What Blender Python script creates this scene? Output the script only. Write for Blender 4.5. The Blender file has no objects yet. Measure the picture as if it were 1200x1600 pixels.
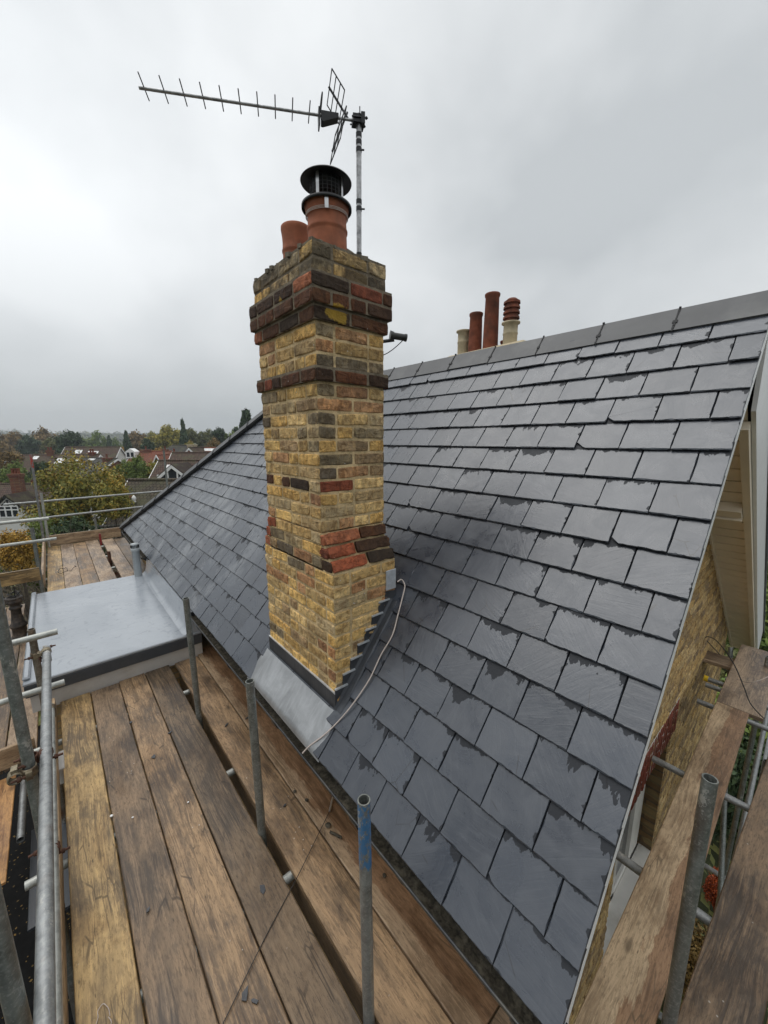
import bpy, math, random
from math import sin, cos, tan, pi, radians, sqrt, atan2, exp
from mathutils import Vector, Matrix, noise as mnoise

# ------------------------------------------------------------------ camera, sky, sun, exposure
scene = bpy.context.scene
COL = scene.collection
cd = bpy.data.cameras.new('Camera')
cam = bpy.data.objects.new('Camera', cd)
COL.objects.link(cam)
cam.location = (0, 0, 0)
cam.rotation_euler = (radians(90 - 10.65), 0, radians(-40.9))
cd.sensor_fit = 'VERTICAL'
cd.sensor_height = 24.0
cd.sensor_width = 18.0
cd.lens = 24.0 * 596 / 1600
cd.clip_start = 0.02
cd.clip_end = 9000
scene.camera = cam

W = bpy.data.worlds.new('World')
scene.world = W
W.use_nodes = True
SUN_EL, SUN_AZ = radians(66), radians(332)
def build_world():
    nt = W.node_tree
    nt.nodes.clear()
    L = nt.links.new
    out = nt.nodes.new('ShaderNodeOutputWorld')
    bg = nt.nodes.new('ShaderNodeBackground')
    sky = nt.nodes.new('ShaderNodeTexSky')
    sky.sky_type = 'NISHITA'
    sky.sun_disc = False
    sky.sun_elevation = SUN_EL
    sky.sun_rotation = SUN_AZ
    sc = nt.nodes.new('ShaderNodeVectorMath'); sc.operation = 'SCALE'
    sc.inputs['Scale'].default_value = 0.10
    L(sky.outputs[0], sc.inputs[0])
    tc = nt.nodes.new('ShaderNodeTexCoord')
    mp = nt.nodes.new('ShaderNodeMapping')
    mp.inputs['Scale'].default_value = (1, 1, 1.3)
    L(tc.outputs['Generated'], mp.inputs[0])
    n1 = nt.nodes.new('ShaderNodeTexNoise')
    n1.inputs['Scale'].default_value = 1.55
    n1.inputs['Detail'].default_value = 5
    n1.inputs['Roughness'].default_value = 0.5
    n1.inputs['Distortion'].default_value = 0.15
    L(mp.outputs[0], n1.inputs[0])
    rp = nt.nodes.new('ShaderNodeValToRGB')
    rp.color_ramp.elements[0].position = 0.34
    rp.color_ramp.elements[0].color = (0.31, 0.324, 0.331, 1)
    rp.color_ramp.elements[1].position = 0.66
    rp.color_ramp.elements[1].color = (0.50, 0.512, 0.516, 1)
    L(n1.outputs[0], rp.inputs[0])
    # the cloud deck thins overhead and towards the west, thickens at the horizon
    sx = nt.nodes.new('ShaderNodeSeparateXYZ')
    L(tc.outputs['Generated'], sx.inputs[0])
    hr = nt.nodes.new('ShaderNodeMapRange')
    hr.inputs[1].default_value = -0.02; hr.inputs[2].default_value = 0.46
    hr.inputs[3].default_value = 0.70; hr.inputs[4].default_value = 1.0
    hr.interpolation_type = 'SMOOTHSTEP'
    L(sx.outputs[2], hr.inputs[0])
    m2 = nt.nodes.new('ShaderNodeVectorMath'); m2.operation = 'SCALE'
    L(rp.outputs[0], m2.inputs[0]); L(hr.outputs[0], m2.inputs['Scale'])
    zn = nt.nodes.new('ShaderNodeMapRange')   # overcast skies are brightest overhead
    zn.inputs[1].default_value = 0.70; zn.inputs[2].default_value = 1.0
    zn.inputs[3].default_value = 1.0; zn.inputs[4].default_value = 1.75
    zn.interpolation_type = 'SMOOTHSTEP'
    L(sx.outputs[2], zn.inputs[0])
    m4 = nt.nodes.new('ShaderNodeVectorMath'); m4.operation = 'SCALE'
    L(m2.outputs[0], m4.inputs[0]); L(zn.outputs[0], m4.inputs['Scale']); m2 = m4
    # brighter patch where the veiled sun lights the cloud from behind
    dt = nt.nodes.new('ShaderNodeVectorMath'); dt.operation = 'DOT_PRODUCT'
    L(tc.outputs['Generated'], dt.inputs[0]); dt.inputs[1].default_value = (-0.12, 0.86, 0.47)
    gl = nt.nodes.new('ShaderNodeMapRange')
    gl.inputs[1].default_value = 0.84; gl.inputs[2].default_value = 1.0
    gl.inputs[3].default_value = 1.0; gl.inputs[4].default_value = 1.18
    gl.interpolation_type = 'SMOOTHSTEP'
    L(dt.outputs['Value'], gl.inputs[0])
    m3 = nt.nodes.new('ShaderNodeVectorMath'); m3.operation = 'SCALE'
    L(m2.outputs[0], m3.inputs[0]); L(gl.outputs[0], m3.inputs['Scale']); m2 = m3
    mix = nt.nodes.new('ShaderNodeMix'); mix.data_type = 'RGBA'
    mix.inputs[0].default_value = 0.96
    L(sc.outputs[0], mix.inputs[6]); L(m2.outputs[0], mix.inputs[7])
    L(mix.outputs[2], bg.inputs[0])
    bg.inputs[1].default_value = 1.0
    L(bg.outputs[0], out.inputs[0])
build_world()

sl = bpy.data.lights.new('Sun', 'SUN')
sl.energy = 0.55
sl.angle = radians(45)
sl.color = (1.0, 0.97, 0.93)
sun = bpy.data.objects.new('Sun', sl)
COL.objects.link(sun)
# sky sun_rotation is measured clockwise from +Y
sd = Vector((sin(SUN_AZ) * cos(SUN_EL), cos(SUN_AZ) * cos(SUN_EL), sin(SUN_EL)))
sun.rotation_euler = sd.to_track_quat('Z', 'Y').to_euler()
scene.view_settings.view_transform = 'Standard'
scene.view_settings.look = 'None'
scene.view_settings.gamma = 1
scene.view_settings.exposure = 0.92
scene.cycles.max_bounces = 6
scene.cycles.volume_bounces = 0

R = random.Random(11)

# ------------------------------------------------------------------ mesh builder
class MB:
    def __init__(s):
        s.v = []; s.f = []; s.m = []; s.c = []; s.uv = []; s.s = []
    def add(s, verts, faces, mi=0, col=None, uvs=None, smooth=False):
        b = len(s.v)
        s.v += [tuple(p) for p in verts]
        for i, f in enumerate(faces):
            s.f.append(tuple(b + k for k in f))
            s.m.append(mi); s.c.append(col); s.s.append(smooth)
            s.uv.append([uvs[k] for k in f] if uvs else None)
        return s
    def box(s, x0, x1, y0, y1, z0, z1, mi=0, col=None, ch=0.0):
        if ch <= 0:
            v = [(x0,y0,z0),(x1,y0,z0),(x1,y1,z0),(x0,y1,z0),(x0,y0,z1),(x1,y0,z1),(x1,y1,z1),(x0,y1,z1)]
            f = [(3,2,1,0),(4,5,6,7),(0,1,5,4),(1,2,6,5),(2,3,7,6),(3,0,4,7)]
            return s.add(v, f, mi, col)
        c = ch
        def ring(d, z): return [(x0+d,y0+d,z),(x1-d,y0+d,z),(x1-d,y1-d,z),(x0+d,y1-d,z)]
        v = ring(c,z0)+ring(0,z0+c)+ring(0,z1-c)+ring(c,z1)
        f = [(3,2,1,0),(12,13,14,15)]
        for k in range(3):
            for i in range(4):
                j=(i+1)%4
                f.append((4*k+i,4*k+j,4*k+4+j,4*k+4+i))
        return s.add(v, f, mi, col)
    def obox(s, c, u, v_, w, hu, hv, hw, mi=0, col=None):
        c=Vector(c);u=Vector(u).normalized()*hu;v_=Vector(v_).normalized()*hv;w=Vector(w).normalized()*hw
        P=[c+a*u+b*v_+d*w for d in(-1,1) for a,b in((-1,-1),(1,-1),(1,1),(-1,1))]
        return s.add(P,[(3,2,1,0),(4,5,6,7),(0,1,5,4),(1,2,6,5),(2,3,7,6),(3,0,4,7)],mi,col)
    def tube(s, p0, p1, r, n=14, r1=None, cap=True, inner=None, mi=0, col=None):
        p0=Vector(p0);p1=Vector(p1);d=(p1-p0)
        Lh=d.length;d.normalize()
        a=d.orthogonal().normalized();b=d.cross(a)
        if r1 is None:r1=r
        def rg(p,rr):return [p+(a*cos(2*pi*i/n)+b*sin(2*pi*i/n))*rr for i in range(n)]
        v=rg(p0,r)+rg(p1,r1)
        uv=[(0,i/n*.15) for i in range(n)]+[(Lh,i/n*.15) for i in range(n)]
        s.add(v,[(i,(i+1)%n,n+(i+1)%n,n+i) for i in range(n)],mi,col,uv,True)
        if inner:
            v=rg(p1,r1)+rg(p1,inner)+rg(p1-d*min(.25,Lh*.5),inner)
            f=[(i,(i+1)%n,n+(i+1)%n,n+i) for i in range(n)]+[(n+i,n+(i+1)%n,2*n+(i+1)%n,2*n+i) for i in range(n)]
            s.add(v,f,mi,col,[(0,0)]*(3*n))
            s.add(rg(p1-d*min(.25,Lh*.5),inner),[tuple(range(n))],mi,col,[(0,0)]*n)
            s.add(rg(p0,r),[tuple(reversed(range(n)))],mi,col,[(0,0)]*n)
        elif cap:
            s.add(rg(p0,r),[tuple(reversed(range(n)))],mi,col,[(0,0)]*n)
            s.add(rg(p1,r1),[tuple(range(n))],mi,col,[(0,0)]*n)
        return s
    def path(s, pts, r, n=8, mi=0, col=None, rads=None):
        pts=[Vector(p) for p in pts];N=len(pts)
        vs=[];prev=None
        for i,p in enumerate(pts):
            t=(pts[min(i+1,N-1)]-pts[max(i-1,0)]).normalized()
            a=prev-t*prev.dot(t) if prev is not None else t.orthogonal()
            if a.length<1e-6:a=t.orthogonal()
            a.normalize();prev=a;b=t.cross(a)
            rr=rads[i] if rads else r
            vs+=[p+(a*cos(2*pi*k/n)+b*sin(2*pi*k/n))*rr for k in range(n)]
        f=[(i*n+k,i*n+(k+1)%n,(i+1)*n+(k+1)%n,(i+1)*n+k) for i in range(N-1) for k in range(n)]
        s.add(vs,f,mi,col,None,True)
        s.add(vs[:n],[tuple(reversed(range(n)))],mi,col);s.add(vs[-n:],[tuple(range(n))],mi,col)
        return s
    def lathe(s, prof, c, n=32, mi=0, col=None, smooth=True, jit=0):
        c=Vector(c);vs=[]
        for r,z in prof:
            for k in range(n):
                a=2*pi*k/n
                j=1+jit*(mnoise.noise(Vector((cos(a)*2,sin(a)*2,z*8)))) if jit else 1
                vs.append(c+Vector((r*j*cos(a),r*j*sin(a),z)))
        m=len(prof)
        f=[(i*n+k,i*n+(k+1)%n,(i+1)*n+(k+1)%n,(i+1)*n+k) for i in range(m-1) for k in range(n)]
        return s.add(vs,f,mi,col,None,smooth)
    def prism(s, poly, n, h, mi=0, col=None):
        """closed polygon (3D points) extruded by n*h"""
        P=[Vector(p) for p in poly];q=[p+Vector(n)*h for p in P];k=len(P)
        f=[tuple(reversed(range(k))),tuple(range(k,2*k))]+[(i,(i+1)%k,k+(i+1)%k,k+i) for i in range(k)]
        return s.add(P+q,f,mi,col)
    def build(s, name, mats, parent=None, label=None):
        me=bpy.data.meshes.new(name)
        o=bpy.data.objects.new(name,me)
        COL.objects.link(o)
        off=Vector((0,0,0))
        if parent is not None:
            o.parent=parent
            off=wloc(parent)
        me.from_pydata([(p[0]-off.x,p[1]-off.y,p[2]-off.z) for p in s.v],[],s.f)
        if not isinstance(mats,(list,tuple)):mats=[mats]
        for m in mats:me.materials.append(m)
        me.polygons.foreach_set('material_index',s.m)
        me.polygons.foreach_set('use_smooth',s.s)
        if any(c is not None for c in s.c):
            at=me.color_attributes.new('Col','FLOAT_COLOR','CORNER')
            buf=[]
            for f,c in zip(s.f,s.c):
                c=c or (.5,.5,.5)
                for _ in f:buf+=[c[0],c[1],c[2],c[3] if len(c)>3 else 1.0]
            at.data.foreach_set('color',buf)
        if any(u is not None for u in s.uv):
            ul=me.uv_layers.new(name='UVMap');buf=[]
            for f,u in zip(s.f,s.uv):
                for k in range(len(f)):
                    buf+=list(u[k]) if u else [0,0]
            ul.data.foreach_set('uv',buf)
        me.validate()
        if label:o['label']=label
        return o
def wloc(o):
    v=Vector((0,0,0))
    while o is not None:
        v=v+Vector(o.location);o=o.parent
    return v
def tag(o,label,cat,group=None):
    o['label']=label;o['category']=cat
    if group:o['group']=group
    return o
def thing(name,label,cat,loc,group=None):
    o=bpy.data.objects.new(name,None);COL.objects.link(o);o.location=loc
    o.empty_display_size=.2
    return tag(o,label,cat,group)
def struct(o,kind='structure'):
    o['kind']=kind;return o

# ------------------------------------------------------------------ node helpers
class NT:
    def __init__(s,name):
        s.mat=bpy.data.materials.new(name);s.mat.use_nodes=True
        s.t=s.mat.node_tree;s.t.nodes.clear()
    def n(s,typ,ins=None,**props):
        nd=s.t.nodes.new('ShaderNode'+typ)
        for k,v in props.items():setattr(nd,k,v)
        for k,v in (ins or {}).items():
            sk=nd.inputs[k]
            if isinstance(v,bpy.types.NodeSocket):s.t.links.new(v,sk)
            else:
                if hasattr(sk.default_value,'__len__') and hasattr(v,'__len__') and len(v)==3 and len(sk.default_value)==4:v=(*v,1)
                sk.default_value=v
        return nd
    def coord(s,kind='Object'):return s.n('TexCoord').outputs[kind]
    def mapv(s,v,scale=(1,1,1),loc=(0,0,0),rot=(0,0,0)):
        return s.n('Mapping',{'Vector':v,'Scale':scale,'Location':loc,'Rotation':rot}).outputs[0]
    def noise(s,v,scale,detail=4,rough=.55,dist=0):
        return s.n('TexNoise',{'Vector':v,'Scale':scale,'Detail':detail,'Roughness':rough,'Distortion':dist}).outputs[0]
    def vor(s,v,scale,feature='F1',out='Distance',rand=1):
        return s.n('TexVoronoi',{'Vector':v,'Scale':scale,'Randomness':rand},feature=feature).outputs[out]
    def ramp(s,f,stops,interp='LINEAR'):
        r=s.n('ValToRGB',{'Fac':f});cr=r.color_ramp;cr.interpolation=interp
        while len(cr.elements)<len(stops):cr.elements.new(.5)
        for e,(p,c) in zip(cr.elements,stops):
            e.position=p
            if not hasattr(c,'__len__'):c=(c,c,c)
            e.color=(*c,1)
        return r.outputs[0]
    def step(s,f,a,b):
        return s.n('MapRange',{'Value':f,'From Min':a,'From Max':b,'To Min':0,'To Max':1}).outputs[0]
    def mix(s,f,a,b,blend='MIX'):
        nd=s.n('Mix',data_type='RGBA',blend_type=blend)
        for i,v in ((0,f),(6,a),(7,b)):
            if isinstance(v,bpy.types.NodeSocket):s.t.links.new(v,nd.inputs[i])
            else:
                if i and len(v)==3:v=(*v,1)
                nd.inputs[i].default_value=v
        return nd.outputs[2]
    def math(s,op,a,b=0.0,c=0.0):
        nd=s.n('Math',operation=op)
        for i,v in enumerate((a,b,c)):
            if isinstance(v,bpy.types.NodeSocket):s.t.links.new(v,nd.inputs[i])
            else:nd.inputs[i].default_value=v
        return nd.outputs[0]
    def bump(s,h,strength=.5,dist=.01,normal=None):
        i={'Height':h,'Strength':strength,'Distance':dist}
        if normal is not None:i['Normal']=normal
        return s.n('Bump',i).outputs[0]
    def out(s,col,rough=.6,metal=0,normal=None,spec=.5,extra=None):
        i={'Base Color':col,'Roughness':rough,'Metallic':metal,'Specular IOR Level':spec}
        if normal is not None:i['Normal']=normal
        if extra:i.update(extra)
        p=s.n('BsdfPrincipled',i)
        o=s.n('OutputMaterial',{'Surface':p.outputs[0]})
        return s.mat

def m_simple(name,c,rough=.6,metal=0,var=.25,scale=20,bump=.1,spec=.5,dirt=None):
    t=NT(name);v=t.coord()
    a=t.noise(v,scale,5);col=t.mix(t.ramp(a,[(.3,0),(.7,1)]),[x*(1-var) for x in c],[min(1,x*(1+var)) for x in c])
    if dirt:
        d=t.noise(v,scale*.3,6,.65);col=t.mix(t.ramp(d,[(.48,0),(.66,.8)]),col,dirt)
    return t.out(col,rough,metal,t.bump(a,bump,.005),spec)

def m_wood(name,c1,c2,dirt=(.10,.08,.06),dirt_amt=.5,stain=None,specks=.5,rough=.46,wet=.3):
    """UV in metres: u along the board, v across"""
    t=NT(name);uv=t.coord('UV')
    rnd=t.n('ObjectInfo').outputs['Random']
    off=t.n('CombineXYZ',{0:t.math('MULTIPLY',rnd,43.0),1:t.math('MULTIPLY',rnd,17.0),2:t.math('MULTIPLY',rnd,29.0)}).outputs[0]
    v=t.n('VectorMath',{0:uv,1:off},operation='ADD').outputs[0]
    warp=t.noise(t.mapv(v,(1.5,6,1)),1.0,2,.5)
    sx=t.n('SeparateXYZ',{0:v})
    yy=t.math('ADD',sx.outputs[1],t.math('MULTIPLY',t.math('SUBTRACT',warp,.5),.09))
    gv=t.n('CombineXYZ',{0:sx.outputs[0],1:yy,2:sx.outputs[2]}).outputs[0]
    g=t.noise(t.mapv(gv,(2.2,75,1)),1.0,5,.6)
    g2=t.noise(t.mapv(gv,(6,260,1)),1.0,3,.6)
    col=t.mix(t.ramp(g,[(.40,0),(.57,1)]),c2,c1)
    col=t.mix(t.math('MULTIPLY',t.ramp(g2,[(.47,0),(.58,1)]),.5),col,dirt)
    col=t.mix(t.ramp(g,[(.40,.55),(.435,0)]),col,[x*.4 for x in c2])
    g3=t.noise(t.mapv(gv,(1.1,34,1)),1.0,3,.5);col=t.mix(t.ramp(g3,[(.43,.45),(.455,0)]),col,[x*.5 for x in c2])
    # wear blotches
    b=t.noise(t.mapv(v,(4,18,1)),1.0,9,.74,.4)
    col=t.mix(t.math('MULTIPLY',t.ramp(b,[(.46,0),(.57,1)]),min(1,dirt_amt*1.25)),col,dirt)
    b2=t.noise(t.mapv(v,(1.6,3.5,1)),1.0,6,.65,.3)
    col=t.mix(t.math('MULTIPLY',t.ramp(b2,[(.44,0),(.58,1)]),.5),col,[x*1.45 for x in c1])
    b3=t.noise(t.mapv(v,(20,90,1)),1.0,7,.78)
    col=t.mix(t.math('MULTIPLY',t.ramp(b3,[(.50,0),(.60,1)]),.6),col,[x*.55 for x in c2])
    b5=t.noise(t.mapv(v,(1.3,2.2,1),loc=(7,3,1)),1.0,7,.7,.8)
    col=t.mix(t.math('MULTIPLY',t.ramp(b5,[(.50,0),(.58,1)]),.55),col,t.mix(1.0,col,(.48,.42,.36),'MULTIPLY'))
    # knots
    kd=t.vor(t.mapv(v,(2.2,6,1)),1.0)
    kn=t.ramp(t.math('ADD',kd,t.math('MULTIPLY',t.math('SUBTRACT',g,.5),.08)),[(.05,1),(.11,0)])
    col=t.mix(t.math('MULTIPLY',kn,.75),col,[x*.35 for x in c2])
    if stain:
        side,thr,sc=stain
        vv=t.n('SeparateXYZ',{0:uv}).outputs[1]
        w=t.noise(t.mapv(v,(2.6,9,1)),1.0,6,.62,.2)
        q=t.math('ADD',t.math('MULTIPLY',vv,side),t.math('MULTIPLY',t.math('SUBTRACT',w,.5),.30))
        msk=t.step(q,thr,thr+.012)
        col=t.mix(t.math('MULTIPLY',msk,.85),col,t.mix(1.0,col,sc,'MULTIPLY'))
    # scratches and dark nicks
    sc1=t.vor(t.mapv(v,(3.0,26,1),rot=(0,0,.10)),1.0,'DISTANCE_TO_EDGE');sm=t.noise(t.mapv(v,(3,5,1)),1.0,2)
    col=t.mix(t.math('MULTIPLY',t.ramp(sc1,[(.012,1),(.03,0)]),t.ramp(sm,[(.54,0),(.60,.7)])),col,[x*.3 for x in c2])
    nk=t.vor(t.mapv(v,(7,30,1)),1.0);col=t.mix(t.ramp(nk,[(.04,.8),(.09,0)]),col,[x*.25 for x in c2])
    # cement spots
    sp=t.vor(v,26.0);n4=t.noise(v,4.0,2)
    spm=t.math('MULTIPLY',t.ramp(sp,[(.07,1),(.12,0)]),t.ramp(n4,[(.60,0),(.66,1)]))
    col=t.mix(t.math('MULTIPLY',spm,specks),col,(.55,.52,.46))
    h=t.math('ADD',t.math('MULTIPLY',g,.6),t.math('MULTIPLY',b3,.5))
    rr=t.n('MapRange',{'Value':b2,'From Min':.35,'From Max':.65,'To Min':rough-wet*.5,'To Max':rough+.15}).outputs[0]
    return t.out(col,rr,0,t.bump(h,.55,.004),.45)

def m_galv(name,c=(.30,.31,.31),rust=.25,paint=None):
    t=NT(name);v=t.coord()
    a=t.noise(v,24,6,.68);b=t.noise(v,90,4,.65);c3=t.noise(t.mapv(v,(3,3,1)),2.5,4)
    col=t.mix(t.ramp(a,[(.3,0),(.7,1)]),[x*.62 for x in c],[x*1.3 for x in c])
    col=t.mix(t.math('MULTIPLY',t.ramp(b,[(.5,0),(.66,1)]),.4),col,(.50,.50,.47))
    col=t.mix(t.math('MULTIPLY',t.ramp(c3,[(.56,0),(.70,1)]),rust),col,(.16,.075,.035))
    if paint:
        z0,z1,pc=paint
        z=t.n('SeparateXYZ',{0:v}).outputs[2]
        zz=t.math('ADD',z,t.math('MULTIPLY',t.math('SUBTRACT',b,.5),.05))
        m=t.math('MULTIPLY',t.step(zz,z0,z0+.006),t.step(zz,z1,z1-.006))
        m=t.math('MULTIPLY',m,t.ramp(t.noise(t.mapv(v,(1,1,.4)),40,6,.72),[(.44,0),(.50,1)]))
        col=t.mix(m,col,pc)
    cs=t.noise(t.mapv(v,(1,1,.6)),34,5,.75);cm=t.noise(v,3.1,2)
    col=t.mix(t.math('MULTIPLY',t.ramp(cs,[(.56,0),(.60,.85)]),t.ramp(cm,[(.54,0),(.60,1)])),col,(.52,.51,.47))
    return t.out(col,t.n('MapRange',{'Value':a,'From Min':.3,'From Max':.7,'To Min':.32,'To Max':.6}).outputs[0],.55,t.bump(b,.25,.002),.5)

def m_brick():
    t=NT('chimney_brick');v=t.n('NewGeometry').outputs['Position']
    at=t.n('Attribute',attribute_name='Col');c=at.outputs['Color']
    n1=t.noise(v,22,7,.7,.3);n2=t.noise(v,75,5,.7);n3=t.noise(v,7,6,.65,.4);n5=t.noise(t.mapv(v,(1,1,.5)),40,5,.7)
    col=t.mix(t.math('MULTIPLY',t.ramp(n1,[(.46,0),(.56,1)]),.72),c,t.mix(1.0,c,(.44,.36,.27),'MULTIPLY'))
    col=t.mix(t.math('MULTIPLY',t.ramp(n5,[(.50,0),(.60,1)]),.55),col,t.mix(1.0,c,(1.5,1.42,1.2),'MULTIPLY'))
    soot=at.outputs['Alpha']
    col=t.mix(t.math('MULTIPLY',t.ramp(n3,[(.44,0),(.56,1)]),t.math('SUBTRACT',1.08,soot)),col,(.045,.038,.028))
    sp=t.vor(v,70);col=t.mix(t.ramp(sp,[(.10,.75),(.18,0)]),col,(.03,.022,.016))
    sp2=t.vor(t.mapv(v,loc=(3,1,4)),24);n4=t.noise(v,6,2)
    col=t.mix(t.math('MULTIPLY',t.ramp(sp2,[(.07,.9),(.11,0)]),t.ramp(n4,[(.56,0),(.60,1)])),col,(.62,.60,.54))
    # orange lichen splashes on the corbel
    for cx_,cy_,cz_,r_ in((1.25,1.80,.655,.05),(1.19,1.80,.66,.035),(1.07,2.12,.76,.022),(1.36,1.8,.90,.022)):
        dd=t.n('VectorMath',{0:v,1:(cx_,cy_,cz_)},operation='DISTANCE').outputs['Value']
        dd=t.math('ADD',dd,t.math('MULTIPLY',t.math('SUBTRACT',n1,.5),.09))
        col=t.mix(t.math('MULTIPLY',t.step(dd,r_,r_-.008),.85),col,(.40,.25,.035))
    h=t.math('ADD',t.math('MULTIPLY',n1,.7),t.math('MULTIPLY',n2,.6))
    h=t.math('SUBTRACT',h,t.math('MULTIPLY',t.ramp(sp,[(.08,1),(.2,0)]),.35))
    return t.out(col,.82,0,t.bump(h,.9,.006),.3)
def m_mortar(name='mortar',c=(.72,.54,.30)):
    t=NT(name);v=t.coord();n=t.noise(v,60,6,.7);n2=t.noise(v,9,5,.65)
    col=t.mix(t.ramp(n2,[(.36,0),(.62,1)]),[x*.42 for x in c],c)
    col=t.mix(t.math('MULTIPLY',t.ramp(n,[(.4,0),(.7,1)]),.5),col,[min(1,x*1.4) for x in c])
    return t.out(col,.9,0,t.bump(n,.9,.006),.2)

def m_slate():
    t=NT('wet_welsh_slate');uv=t.coord('UV')
    at=t.n('Attribute',attribute_name='Col')
    rc=t.n('SeparateColor',{0:at.outputs['Color']})
    rnd=rc.outputs[0];hgt=rc.outputs[1]
    s=t.n('SeparateXYZ',{0:uv});u=s.outputs[0];v=s.outputs[1]
    o=t.math('MULTIPLY',rnd,57.0)
    p=t.n('CombineXYZ',{0:u,1:v,2:o}).outputs[0]
    a=t.noise(p,8,7,.62,.8);b=t.noise(t.mapv(p,(1,1,1)),90,4,.6)
    # cleft riven texture, direction differs per slate
    rot=t.n('VectorRotate',{'Vector':p,'Axis':(0,0,1),'Angle':t.math('MULTIPLY',rnd,6.0)},rotation_type='AXIS_ANGLE').outputs[0]
    cl=t.noise(t.mapv(rot,(3.5,30,1)),1.5,6,.6,1.2)
    base=t.mix(t.ramp(rnd,[(0,0),(1,1)]),(.030,.036,.049),(.056,.066,.085))
    col=t.mix(t.math('MULTIPLY',t.ramp(a,[(.34,0),(.66,1)]),.55),base,(.080,.088,.103))
    col=t.mix(t.math('MULTIPLY',t.ramp(cl,[(.54,0),(.66,1)]),.22),col,(.11,.12,.135))
    # water held under the lap and along edges: ragged damp shapes
    r2=t.noise(t.n('CombineXYZ',{0:t.math('MULTIPLY',u,11.0),1:o,2:t.math('MULTIPLY',v,5.0)}).outputs[0],1.0,5,.62)
    amp=t.math('MULTIPLY',t.math('MAXIMUM',t.math('SUBTRACT',t.math('FRACT',t.math('MULTIPLY',rnd,7.31)),.40),0.0),.72)
    r3=t.noise(t.mapv(p,(60,25,1)),1.0,3,.65)
    reach=t.math('ADD',t.math('MULTIPLY',t.math('MAXIMUM',t.math('SUBTRACT',r2,.45),0.0),amp),.003)
    reach=t.math('ADD',reach,t.math('MULTIPLY',t.math('SUBTRACT',r3,.5),.020))
    top=t.math('LESS_THAN',t.math('SUBTRACT',.184,v),reach)
    r4=t.noise(t.n('CombineXYZ',{0:t.math('MULTIPLY',v,14.0),1:o,2:5.0}).outputs[0],1.0,3,.6)
    r5=t.noise(t.n('CombineXYZ',{0:t.math('MULTIPLY',u,26.0),1:o,2:9.0}).outputs[0],1.0,3,.6)
    e1=t.math('LESS_THAN',u,t.math('MULTIPLY',t.math('MAXIMUM',t.math('SUBTRACT',r4,.56),0.0),.12))
    e2=t.math('LESS_THAN',v,t.math('MULTIPLY',t.math('MAXIMUM',t.math('SUBTRACT',r5,.48),0.0),.035))
    wet=t.math('MAXIMUM',top,t.math('MAXIMUM',e1,e2))
    wet=t.math('MULTIPLY',wet,hgt)
    col=t.mix(t.math('MULTIPLY',wet,.80),col,(.022,.023,.026))
    # hair scratches and cracks
    cr=t.vor(t.mapv(p,(5.5,3.5,1)),1.0,'DISTANCE_TO_EDGE')
    ck=t.math('MULTIPLY',t.ramp(cr,[(.004,1),(.010,0)]),t.math('MULTIPLY',t.ramp(t.noise(p,6,2),[(.60,0),(.64,1)]),.8))
    col=t.mix(ck,col,(.02,.02,.022))
    # lime bloom
    gp=t.n('NewGeometry').outputs['Position'];bl=t.noise(gp,1.6,8,.75,.5)
    col=t.mix(t.math('MULTIPLY',t.math('MULTIPLY',t.ramp(bl,[(.50,0),(.60,1)]),t.step(t.n('SeparateXYZ',{0:gp}).outputs[1],3.2,4.0)),.38),col,(.30,.31,.32))
    ro=t.n('MapRange',{'Value':a,'From Min':.35,'From Max':.65,'To Min':.25,'To Max':.38}).outputs[0]
    ro=t.math('ADD',ro,t.math('MULTIPLY',wet,.22))
    h=t.math('ADD',t.math('MULTIPLY',cl,.55),t.math('ADD',t.math('MULTIPLY',a,.8),t.math('MULTIPLY',b,.12)))
    return t.out(col,ro,0,t.bump(h,.42,.004),t.math('SUBTRACT',1.0,t.math('MULTIPLY',wet,.7)))

def m_lead(name='lead_sheet',c=(.40,.41,.42),rough=.40):
    t=NT(name);v=t.coord();a=t.noise(v,5,6,.6,.5);b=t.noise(t.mapv(v,(4,30,4)),2,5,.6)
    col=t.mix(t.ramp(a,[(.3,0),(.7,1)]),[x*.7 for x in c],[x*1.25 for x in c])
    col=t.mix(t.math('MULTIPLY',t.ramp(b,[(.5,0),(.7,1)]),.3),col,[x*1.6 for x in c])
    return t.out(col,t.n('MapRange',{'Value':b,'From Min':.3,'From Max':.7,'To Min':rough-.1,'To Max':rough+.12}).outputs[0],.5,t.bump(a,.35,.01),.5)

def m_leaf(name,cols,var=1):
    t=NT(name);at=t.n('Attribute',attribute_name='Col')
    s=t.n('SeparateColor',{0:at.outputs['Color']})
    n=t.noise(t.coord(),.55,3,.6)
    f=t.math('ADD',t.math('MULTIPLY',s.outputs[0],.6),t.math('MULTIPLY',n,.45))
    k=len(cols);col=t.ramp(f,[(.12+.76*i/(k-1),[q*1.8 for q in c]) for i,c in enumerate(cols)])
    return t.out(col,.6,0,None,.25)

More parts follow.
